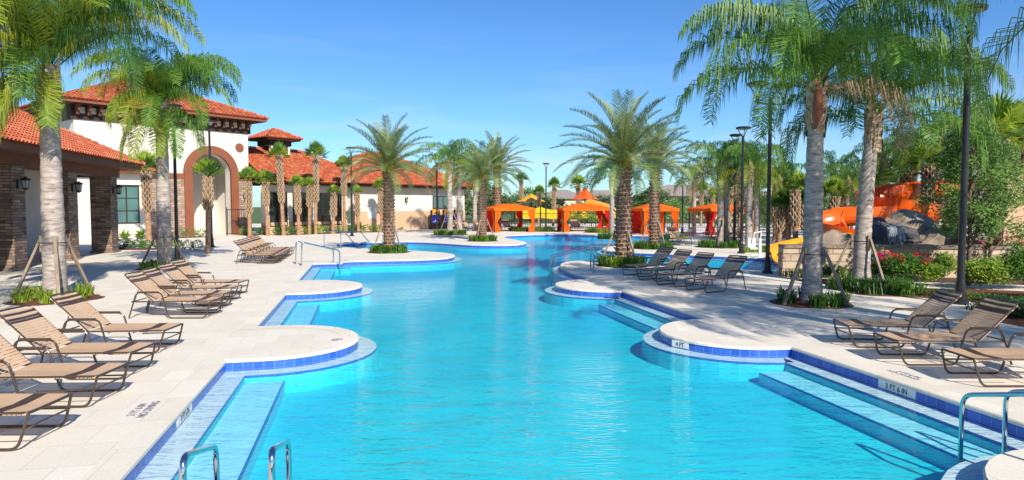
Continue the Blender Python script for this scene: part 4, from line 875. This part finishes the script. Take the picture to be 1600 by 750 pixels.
def leafy_tree(name, label, loc, h, cr, n, sz, mat, seed, clumps=26, tr=.09, group=None, cat='tree'):
    random.seed(seed); o = thing(name, loc, label, cat, group)
    mb = MB(); mb.tube([(0, 0, 0), (.03, .02, h * .3), (-.03, 0, h * .6), (0, .02, h * .85)], [tr, tr * .8, tr * .5, tr * .15], 8)
    cs = []
    for k in range(clumps):
        a = k * 2.4; z = h * (.32 + .66 * (k + .5) / clumps); q = (z / h - .3) / .7; R_ = cr * math.sin(PI * min(.95, .25 + .7 * q)) * rnd(.45, .95)
        c = Vector((R_ * math.cos(a), R_ * math.sin(a), z)); cs.append(c); s0 = Vector((0, 0, z - h * .15)); mb.tube([s0, s0.lerp(c, .5) + Vector((0, 0, .05 * h)), c], [tr * .35, tr * .2, tr * .06], 5, 0, False)
    mb.build('trunk', M['bark'], o); mb = MB()
    for c in cs: leafcloud(mb, c, (cr * rnd(.25, .42), cr * rnd(.25, .42), cr * rnd(.18, .32)), n // clumps, sz, 0, .1)
    mb.build('crown', M[mat], o); return o
leafy_tree('leafy_tree', 'slender leafy green tree in the bed before the rock waterfall', G(1512, 446), 5.0, 1.35, 9000, .12, 'tleaf', 31, 34, .07)
leafy_tree('leafy_tree', 'bushy background tree seen between the two right queen palms', G(1330, 366), 5.2, 2.6, 5000, .16, 'tleaf2', 32, 26, .12)
leafy_tree('leafy_tree', 'light green young tree leaning by the peach wall at far right', G(1545, 436), 4.3, 1.5, 5000, .12, 'tleaf', 33, 20, .06)
# background wood: separate trees
random.seed(44)
bgt = leafy_tree('background_tree', 'dark green tree in the distant tree line', (-4, 118, 0), 6.0, 3.6, 1500, .5, 'tleaf2', 34, 16, .25, 'distant tree line trees')
bgt2 = leafy_tree('background_tree', 'light green rounded tree in the distant tree line', (3, 112, 0), 5.2, 3.8, 1500, .45, 'tleaf', 35, 16, .25, 'distant light trees')
random.seed(46)
for i in range(44):
    x = -14 + i * 2.5 + rnd(-.8, .8); y = rnd(96, 125); s_ = rnd(.7, 1.1)
    if x / y > .42: s_ *= 1.1
    dup(bgt if rnd(0, 1) < .7 else bgt2, (x, y, 0), rnd(0, 6), None, (s_ * 1.1, s_ * 1.1, s_ * rnd(.55, .8)))
for i, px in enumerate([1195, 1215, 1250, 1285, 1330, 1365, 1400, 1440, 1480, 1520]):
    p = G(px, 368 if i % 2 else 362); dup(bgt2 if i % 3 else bgt, (p.x, p.y + 2, 0), rnd(0, 6), ['dark', 'light green', 'light green'][i % 3] + ' screening tree behind the slides, ' + ['leftmost', 'second', 'third', 'fourth', 'fifth', 'sixth', 'fourth from the right', 'third from the right', 'second from the right', 'rightmost'][i] + ' of their row', rnd(.55, .75), group='trees behind the slides')
for px, z_, r_, lb in [(905, 357, .5, 'feathery tree behind the second cabana'), (1160, 355, .5, 'sparse tree behind the pool lift'), (1050, 354, .55, 'tree behind the third cabana')]:
    p = G(px, z_); dup(bgt2, (p.x, p.y, 0), rnd(0, 6), lb, r_, group='trees behind the cabanas')
# right-hand beds
def bed(pts, name, mat, z=.008):
    P = [g2(*p) for p in pts]
    if sgnarea(P) < 0: P.reverse()
    P = chaikin(P + [P[0]], 2)[:-1]; mb = MB(); mb.add(*tri_fill([[tuple(p) for p in P]], z)); tag(mb.build(name, M[mat]), kind='structure'); return P
bed([(1238, 438), (1290, 443), (1330, 462), (1420, 464), (1500, 470), (1600, 478), (1720, 484), (1720, 462), (1600, 455), (1500, 452), (1400, 449), (1340, 445), (1290, 434)], 'planting_bed', 'mulch')
bed([(1235, 436), (1290, 433), (1400, 440), (1490, 442), (1560, 444), (1720, 450), (1720, 395), (1500, 385), (1250, 388), (1236, 410)], 'planting_bed', 'soil', .007)
bed([(1524, 478), (1524, 486), (1545, 500), (1600, 512), (1740, 530), (1740, 492), (1600, 484)], 'planting_bed', 'mulch')
random.seed(9)
def groundcover(pts, n, ht, label, mats=('shrub', 'lime'), leaf=False):
    mb = MB(); 
    for px, py, r in pts:
        g = G(px, py)
        if leaf: leafcloud(mb, (g.x, g.y, ht * .4), (r, r * .8, ht * .5), n, .07, 0 if rnd(0, 1) < .6 else 1, .5)
        else: blades(mb, (g.x, g.y, .01), r, n, ht, 0 if rnd(0, 1) < .6 else 1)
    return tag(mb.build('ground_cover', [M[m_] for m_ in mats]), label, 'ground cover', kind='stuff')
groundcover([(1318, 452, .4), (1360, 458, .5), (1385, 458, .5), (1410, 459, .5), (1375, 453, .5), (1345, 455, .4), (1400, 453, .4)], 260, .42, 'fine green grass clumps in the bed around the queen palm', ('shrub', 'shrubd'))
groundcover([(x, 461 + (x - 1440) * .09, .35) for x in range(1440, 1640, 22)], 200, .22, 'low dark groundcover along the bed front edge', ('shrubd', 'shrub'), True)
groundcover([(x, y + (x - 1540) * .10, .42) for x in range(1540, 1700, 14) for y in (484, 491)], 260, .4, 'pale leafy groundcover in the front bed at the right edge', ('shrubd', 'shrub'), True)
groundcover([(x, 392 + (x % 3), .6) for x in range(1175, 1235, 10)], 160, .4, 'green tufts beyond the second pool', ('shrub', 'lime'))
groundcover([(x, 372 + (x % 3), .6) for x in range(1040, 1068, 7)], 200, .5, 'green tufts by the slim lamp post', ('shrub', 'lime'))
groundcover([(x, 432 , .4) for x in range(1240, 1500, 26)], 120, .35, 'low tufts at the foot of the stone wall', ('shrub', 'shrubd'))
def bush(px, py, rad, n, label, mats=('shrub', 'shrubd'), flowers=None, nf=0, name='shrub', z0=.1, sz=.09):
    g = G(px, py); o = thing(name, g, label, 'shrub'); mb = MB()
    for k in range(9):
        a = k * 2.4; q = .55 * math.sqrt(k / 9); leafcloud(mb, (rad[0] * q * math.cos(a), rad[1] * q * math.sin(a), z0 + rad[2] * rnd(.6, 1.05)), (rad[0] * .55, rad[1] * .55, rad[2] * .6), n // 9, sz, 0 if rnd(0, 1) < .6 else 1, .3)
    mb.build('foliage', [M[m_] for m_ in mats], o)
    if flowers:
        for k in range(nf):
            a, q = rnd(0, 2 * PI), rnd(.3, 1); c = (rad[0] * q * math.cos(a), rad[1] * q * math.sin(a), z0 + rad[2] * rnd(.9, 1.75)); mb = MB(); leafcloud(mb, c, (.14, .14, .08), 26, .075, 0, .2); mb.build('flower_cluster', M[flowers], o)
bush(1410, 444, (.95, .7, .55), 3600, 'rose bush with red flowers before the stone wall', ('shrub', 'shrubd'), 'petal', 16)
bush(1372, 441, (.4, .4, .45), 900, 'small red-budded bush left of the rose bush', ('shrub', 'shrubd'), 'petal', 3)
bush(1540, 452, (.95, .8, .6), 4200, 'large bright green shrub right of the thick lamp post', ('shrub', 'lime'))
bush(1598, 452, (.95, .8, .75), 4200, 'large dense shrub at the right frame edge', ('shrub', 'shrubd'))
bush(1575, 431, (1.1, .7, .75), 3000, 'bougainvillea with pink flowers before the peach wall', ('shrub', 'shrubd'), 'pink', 26)
bush(1455, 447, (.5, .4, .4), 1300, 'low yellow-green shrub left of the leafy tree', ('lime', 'shrub'))
bush(1300, 440, (.5, .35, .3), 1000, 'low dark shrub between the two right queen palms', ('shrubd', 'shrub'))
bush(1475, 436, (.5, .35, .5), 1300, 'thin yellow-green bush against the stone wall end', ('lime', 'shrub'))
bush(1650, 470, (1.0, .8, .7), 2500, 'shrub beyond the right frame edge')
# ------------------------------------------------------------------ right wall, fence
g = G(1569, 425); rw = thing('garden_wall', (g.x, g.y, 0), 'peach stucco wall with pier and iron railing at the right edge', 'wall', rz=-.25)
mb = MB(); mb.box(.45, 9, 0, .25, 0, 2.45); mb.build('wall', M['peach'], rw)
mb = MB(); mb.box(-.1, .45, -.08, .33, 0, 3.65); mb.box(-.15, .5, -.13, .38, 3.65, 3.75); mb.build('pier', M['peach'], rw)
mb = MB(); mb.box(.5, 9, .08, .12, 3.5, 3.55); mb.box(.5, 9, .08, .12, 2.75, 2.79)
for k in range(60): mb.box(.55 + k * .14, .57 + k * .14, .09, .11, 2.45, 3.6)
mb.build('railing', M['black'], rw)
# rock waterfall and stone wall
def rock(c, s, seed, parent, mat='rock', name='rock'):
    import bmesh
    bm = bmesh.new(); bmesh.ops.create_icosphere(bm, subdivisions=3, radius=1)
    for v_ in bm.verts:
        n1 = mnoise.noise(v_.co * 1.3 + Vector((seed, seed * 2, 0))); n2 = mnoise.noise(v_.co * 3.5 + Vector((seed, 0, seed)))
        v_.co *= 1 + .35 * n1 + .14 * n2; v_.co = Vector((v_.co.x * s[0], v_.co.y * s[1], v_.co.z * s[2]))
    me = bpy.data.meshes.new(name); bm.to_mesh(me); bm.free(); me.materials.append(M[mat]); o = bpy.data.objects.new(name, me); COL.objects.link(o); o.parent = parent; o.location = c; return o
wf = thing('rock_waterfall', G(1412, 420), 'rockwork waterfall with dark wet boulders behind the low stone wall', 'waterfall')
for i, (x, y, z, sx, sy, sz, mt) in enumerate([(-1.9, 1.5, .6, 1.0, .9, .8, 'rock'), (-.3, 1.6, 1.2, .75, .6, .75, 'rockd'), (-.6, 2.1, .5, 1.6, .8, .7, 'rockd'), (.9, 1.7, 1.0, .7, .6, .6, 'rockd'), (2.2, 1.2, .85, 1.2, .7, .6, 'rock'), (3.3, 1.0, .6, 1.0, .8, .6, 'rock'), (4.6, 1.3, .5, 1.2, .8, .7, 'rock'), (1.6, 2.4, 1.3, 1.2, .8, .8, 'rock'), (1.1, .75, .55, .8, .5, .35, 'rock')]):
    rock((x, y, z), (sx, sy, sz), i * 3.1, wf, mt)
mb = MB()
for k in range(16):
    x = -.05 + k * .045 + rnd(-.02, .02); z1 = rnd(.7, 1.0); y1 = rnd(.9, 1.0); mb.tube([(x, 1.35, 1.62 + rnd(-.05, .05)), (x + .01, 1.12, 1.5), (x + rnd(-.03, .03), y1, z1)], [.012, .02, .006], 4)
mb.build('falling_water', mk('falling_water', (.5, .56, .6), None, 2, .2), wf)
g = G(1237, 436); sw_ = thing('stone_wall', (g.x, g.y + .8, 0), 'low coursed stone retaining wall under the slides and waterfall', 'wall', rz=-.10)
mb = MB(); mb.box(0, 7.4, 0, .5, 0, .98); mb.build('wall', M['rubble'], sw_, uv=True)
mb = MB()
for k in range(9): mb.box(k * .822 + .01, (k + 1) * .822 - .01, -.05, .55, .98, 1.08 + .03 * (k % 2))
mb.build('cap', M['rock'], sw_)
mb = MB(); mb.box(2.85, 3.3, -.35, -.3, .55, .8); mb.tube([(3.07, -.32, 0), (3.07, -.32, .55)], .02, 6); o = mb.build('bed_sign', M['blue']); o.location = (g.x - .1, g.y + .6, 0); tag(o, 'small blue sign standing before the stone wall', 'sign')
# ------------------------------------------------------------------ water slides
def flume(parent, path, r, mat, a0, a1, name='flume', th=.05, n=14, flare=0):
    P = chaikin([Vector(p) for p in path], 3); mb = MB(); rows = []
    for i, p in enumerate(P):
        t = (P[min(i + 1, len(P) - 1)] - P[max(i - 1, 0)]).normalized(); s_ = t.cross(Vector((0, 0, 1))).normalized(); u_ = s_.cross(t)
        A0 = a0(i / (len(P) - 1)) if callable(a0) else a0; A1 = a1(i / (len(P) - 1)) if callable(a1) else a1
        ring_ = []
        for k in range(n + 1):
            a = A0 + (A1 - A0) * k / n; ring_.append(p + s_ * math.cos(a) * r + u_ * math.sin(a) * r)
        for k in range(n, -1, -1):
            a = A0 + (A1 - A0) * k / n; ring_.append(p + (s_ * math.cos(a) + u_ * math.sin(a)) * (r + (.11 if k in (0, n) else th)))
        rows.append(ring_)
    m_ = len(rows[0]); vs = [q for r_ in rows for q in r_]
    fs = [(i * m_ + k, i * m_ + (k + 1) % m_, (i + 1) * m_ + (k + 1) % m_, (i + 1) * m_ + k) for i in range(len(rows) - 1) for k in range(m_)]
    mb.add(vs, fs); return mb.build(name, M[mat], parent, smooth=False)
g = G(1327, 405) * 1.07; s1 = thing('water_slide', (g.x, g.y, -.2), 'lower orange open water slide curling behind the rusty-spathed palm', 'water slide')
flume(s1, [(3.4, 2.6, 2.45), (2.0, 2.2, 2.4)] + [(1.0 * math.cos(a), 1.0 * math.sin(a) + .4, 2.35 - .30 * (a - 1.2)) for a in [1.2 + .55 * k for k in range(8)]] + [(1.9, .1, .75)], .72, 'gel', PI * .93, PI * 2.07)
mb = MB(); mb.tube([(1.2, 1.4, 0), (1.2, 1.4, 1.2)], .1, 8); mb.tube([(-.2, .3, 0), (-.2, .3, .8)], .1, 8); mb.build('support', M['black'], s1)
g = G(1408, 400) * 1.1; s2_ = thing('water_slide', (g.x, g.y, .0), 'upper orange water slide curving above the rock waterfall', 'water slide')
flume(s2_, [(4.8, 2.4, 3.75), (2.8, 2.2, 3.6), (1.6, 2.0, 3.45)] + [(1.25 * math.cos(a), 1.25 * math.sin(a) + .4, 3.35 - .27 * (a - 1.2)) for a in [1.2 + .55 * k for k in range(13)]], .8, 'gel', PI * .92, PI * 2.08)
for x, y, h_ in ((3.2, 2.6, 2.7), (-.8, .6, 2.0), (.7, 2.4, 2.4)): mb = MB(); mb.tube([(x, y, 0), (x, y, h_)], .13, 8); mb.build('support', M['gelr'], s2_)
g = G(1232, 412); s3 = thing('water_slide', (g.x, g.y + 1.2, 0), 'yellow slide run-out above the second pool', 'water slide')
flume(s3, [(3.6, 1.5, 1.15), (2.2, 1.2, .95), (1.0, .8, .75), (.25, .3, .6), (0.0, -.5, .35)], .42, 'gely', PI * .95, PI * 2.05)
mb = MB(); mb.box(.2, .5, .3, .6, 0, .3); mb.build('support', M['rock'], s3)
# ------------------------------------------------------------------ cabanas
def curtain(parent, x, y, z0, z1, wd, mat, a, amp=.06, name='curtain', tie=True):
    mb = MB(); nx, nz = 18, 10; d = Vector((math.cos(a), math.sin(a), 0)); s_ = Vector((-d.y, d.x, 0)); vs = []
    for k in range(nz + 1):
        t = k / nz; z = z0 + (z1 - z0) * t; wv = wd * (1 - (.55 * math.exp(-((t - .42) / .16) ** 2) if tie else 0))
        for i in range(nx + 1):
            u_ = i / nx; vs.append(Vector((x, y, z)) + d * u_ * wv + s_ * amp * math.sin(u_ * 22 + t) * (1 if tie else .6))
    mb.add(vs, [(k * (nx + 1) + i, k * (nx + 1) + i + 1, (k + 1) * (nx + 1) + i + 1, (k + 1) * (nx + 1) + i) for k in range(nz) for i in range(nx)]); return mb.build(name, M[mat], parent, smooth=True)
def cabana(px, py, wd, dp, rz, top, cur, label, h=2.2, back=None):
    o = thing('cabana', G(px, py), label, 'cabana', 'orange canvas cabanas', rz); hw, hd = wd / 2, dp / 2
    for sx in (-1, 1):
        for sy in (-1, 1):
            mb = MB(); mb.box(-.04, .04, -.04, .04, 0, h, 0, Matrix.Translation((sx * hw, sy * hd, 0))); mb.build('post', M['black'], o)
            mt = cur[(sy > 0) * 2 + (sx > 0)]
            if mt: curtain(o, sx * (hw + .02), sy * (hd + .02), .05, h, .62, mt, PI if sx > 0 else 0)
            if mt and sy < 0: curtain(o, sx * (hw + .03), sy * hd, .05, h, .5, mt, PI / 2)
    mb = MB(); e = .1; C4 = [Vector((-hw - e, -hd - e, h)), Vector((hw + e, -hd - e, h)), Vector((hw + e, hd + e, h)), Vector((-hw - e, hd + e, h))]
    ap = .42; A, B = Vector((-hw * .3, 0, h + ap)), Vector((hw * .3, 0, h + ap))
    mb.quad(C4[0], C4[1], B, A); mb.quad(C4[2], C4[3], A, B); mb.add([C4[1], C4[2], B], [(0, 1, 2)]); mb.add([C4[3], C4[0], A], [(0, 1, 2)]); mb.build('canopy', M[top], o)
    mb = MB()
    for a, b_ in zip(C4, C4[1:] + C4[:1]):
        k = 8
        for i in range(k):
            p, q = a.lerp(b_, i / k), a.lerp(b_, (i + 1) / k); m_ = (p + q) / 2; z = Vector((0, 0, -.22)); mb.quad(p, m_, m_ + z * 1.15, p + z); mb.quad(m_, q, q + z, m_ + z * 1.15)
    mb.build('valance', M[top], o)
    if back: curtain(o, -hw + .1, hd - .05, .05, h - .05, wd * back, 'red', 0, .05, tie=False)
    return o
cabana(795, 362, 3.9, 3.2, .35, 'orange', ['orange', 'orange', 'red', 'red'], 'orange cabana with open curtains, leftmost on the far shore', back=.35)
cabana(912, 362, 4.4, 3.2, .1, 'orange', ['orange', 'red', 'red', 'red'], 'orange cabana with gathered red curtains at its right post', back=.0)
cabana(1022, 366, 3.0, 3.0, .15, 'orange', ['orange', 'orange', 'red', 'orange'], 'orange cabana behind the second date palm on the right', back=.55)
cabana(1122, 367, 3.6, 3.2, .25, 'orange', ['red', None, None, 'orange'], 'orange cabana with one red curtain, rightmost')
# play area: screens, sails, slide
p = G(838, 354); ys = thing('yellow_screen', p, 'yellow fabric screens strung between posts behind the cabanas', 'fabric screen', rz=.05)
for k in range(4):
    x0 = k * 3.0 - 2.5
    mb = MB(); vs = []
    for i in range(13):
        u_ = i / 12; sg = .55 * math.sin(PI * u_) ** .8; vs += [(x0 + 3 * u_, .1 * math.sin(u_ * 9), 2.35 - sg * .7), (x0 + 3 * u_, .1 * math.sin(u_ * 9 + 1), 1.05 - .15 * math.sin(PI * u_))]
    mb.add(vs, [(2 * i, 2 * i + 1, 2 * i + 3, 2 * i + 2) for i in range(12)]); mb.build('screen', M['yellow'], ys)
    mb = MB(); mb.tube([(x0, 0, 0), (x0, 0, 2.5)], .06, 8); mb.build('post', M['black'], ys)
p = G(830, 351); sh_ = thing('shade_canopy', p, 'small orange pointed shade roof behind the first cabana', 'shade roof')
mb = MB(); mb.lathe([(1.9, 3.0), (1.0, 3.4), (.02, 4.0)], 4); mb.build('roof', M['gely'], sh_); mb = MB(); mb.tube([(0, 0, 0), (0, 0, 3.4)], .1, 8); mb.build('post', M['black'], sh_)
p = G(914, 351); sh_ = thing('shade_canopy', p, 'red-orange pointed shade roof behind the second cabana', 'shade roof')
mb = MB(); mb.lathe([(1.8, 3.3), (.9, 3.8), (.02, 4.9)], 4); mb.build('roof', M['gel'], sh_); mb = MB(); mb.tube([(0, 0, 0), (0, 0, 3.8)], .1, 8); mb.build('post', M['black'], sh_)
p = G(944, 357); s4 = thing('tube_slide', p, 'orange tube slide end beside the second cabana', 'tube slide')
flume(s4, [(-1.2, 4, 2.4), (-.2, 2.4, 2.1), (.6, 1, 1.8), (.5, -.2, 1.4), (-.2, -.8, 1.0)], .75, 'gely', 0, 2 * PI); mb = MB(); mb.tube([(.5, .5, 0), (.5, .5, 1.3)], .09, 8); mb.build('support', M['gel'], s4)
p = G(1228, 356); ys2 = thing('play_tower', p, 'small play tower with orange roof and green panel behind the right palms', 'play tower')
mb = MB(); mb.lathe([(2.0, 4.4), (.02, 5.3)], 4); mb.build('roof', M['orange'], ys2); mb = MB(); mb.box(-1.2, 1.2, -1, 1, 2.0, 3.2); mb.build('panel', mk('green_panel', (.02, .25, .2), None, 1, .4), ys2); mb = MB(); mb.box(-1.2, -1.05, -1, 1, 0, 4.4); mb.box(1.05, 1.2, -1, 1, 0, 4.4); mb.build('post', M['gely'], ys2)
# fences
def fence(x0, y0, x1, y1, h, label, sp=.2, ph=.02):
    a, b_ = Vector((x0, y0, 0)), Vector((x1, y1, 0)); L = (b_ - a).length; d = (b_ - a).normalized(); o = thing('iron_fence', a, label, 'fence', rz=math.atan2(d.y, d.x))
    mb = MB(); mb.box(0, L, -.02, .02, h - .12, h - .07); mb.box(0, L, -.02, .02, .12, .17)
    for k in range(int(L / sp)): mb.box(k * sp + .05, k * sp + .05 + ph, -.01, .01, .05, h)
    mb.build('railing', M['black'], o)
    k = max(1, round(L / 3.0))
    for i in range(k + 1): mb = MB(); x = L * i / k; mb.box(x - .04, x + .04, -.04, .04, 0, h + .1); mb.build('post', M['black'], o)
    return o
fence(-3.0, 72, 33, 72, 1.7, 'long black iron fence behind the cabanas', .22, .03)
a, b_ = tl(3.9, 1.2), tl(5.4, 1.9); fence(a.x, a.y, b_.x, b_.y, 2.2, 'black iron fence panel standing in the arch', .15, .025)
# blue boards by the hall
def board(t, label):
    c = tl(t, 3.6); o = thing('notice_board', (c.x, c.y, 0), label, 'board', 'blue boards by the hall', TA)
    for s_ in (-.55, .55): mb = MB(); mb.box(s_ - .09, s_ + .09, -.05, .05, 0, 2.0); mb.build('post', M['dark'], o)
    mb = MB(); mb.box(-.46, .46, -.04, .04, 1.55, 2.05); mb.build('header', M['gely'], o)
    mb = MB(); mb.box(-.46, .46, -.045, .045, .6, 1.5); mb.build('panel', M['blue'], o)
    mb = MB(); mb.box(-.4, .4, -.052, -.046, .72, .82); mb.add([(-.14, -.053, .82), (.14, -.053, .82), (.05, -.053, 1.0), (-.05, -.053, 1.0)], [(0, 1, 2, 3)]); mb.build('emblem', M['paint'], o)
    mb = MB(); mb.box(-.46, .46, -.04, .04, .1, .55); mb.build('lower_panel', M['soil'], o)
for t, lb in ((25.2, 'left'), (26.95, 'middle'), (28.6, 'right')): board(t, 'blue and yellow board, ' + lb + ' of the three before the hall wall')
# pool lift
lf = thing('pool_lift', G(1187, 402), 'white pool lift chair on the far bank of the second pool', 'pool lift'); lf.scale = (.75, .75, .8)
mb = MB(); mb.lathe([(.2, 0), (.2, .1), (.1, .15), (.09, 1.1), (.001, 1.15)], 12); mb.tube(arc_path([(0, 0, 1.0), (.1, 0, 1.5), (-.45, -.2, 1.45), (-.5, -.25, .9)], .1), .035, 8); mb.build('mast', M['skin'], lf)
mb = MB(); mb.box(-.75, -.3, -.5, -.05, .5, .6); mb.box(-.75, -.3, -.08, -.02, .6, 1.15); mb.box(-.75, -.3, -.62, -.5, .15, .2); mb.build('seat', M['skin'], lf)
# distant houses
def house(x, y, wx, wy, h, hr, label, wall='cream', rz=0):
    h *= .8; hr *= .75
    o = thing('house', (x, y, 0), label, 'house', None, rz); mb = MB(); mb.box(-wx / 2, wx / 2, -wy / 2, wy / 2, 0, h); mb.build('wall', M[wall], o)
    e = .6; X, Y_ = wx / 2 + e, wy / 2 + e; A, B = Vector((-X + Y_, 0, h + hr)), Vector((X - Y_, 0, h + hr)); mb = MB(); c = [Vector((-X, -Y_, h)), Vector((X, -Y_, h)), Vector((X, Y_, h)), Vector((-X, Y_, h))]
    mb.quad(c[0], c[1], B, A); mb.quad(c[2], c[3], A, B); mb.add([c[1], c[2], B], [(0, 1, 2)]); mb.add([c[3], c[0], A], [(0, 1, 2)]); mb.box(-X, X, -Y_, Y_, h - .25, h - .002); mb.build('roof', M['groof'], o)
    T = Matrix.Translation((0, -wy / 2 - .06, 0)); k = max(2, int(wx / 3.5))
    for i in range(k):
        x0 = -wx / 2 + (i + .5) * wx / k; window(o, T, x0 - .6, x0 + .6, .9, 2.2, 2, 1)
        if h > 4.2: window(o, T, x0 - .6, x0 + .6, 2.9, 3.9, 2, 1)
house(11.5, 160, 12, 9, 5.4, 2.6, 'distant house with grey hip roof left of the central lamp post'); house(22, 165, 13, 9, 5.4, 2.6, 'distant grey-roofed house behind the second cabana')
house(33.5, 130, 17, 10, 5.6, 2.7, 'large beige two-storey house behind the third cabana'); house(46, 150, 12, 9, 5.0, 2.5, 'distant grey-roofed house behind the rightmost cabana'); house(65, 165, 14, 9, 5.4, 2.6, 'distant house behind the twin-headed lamp post');
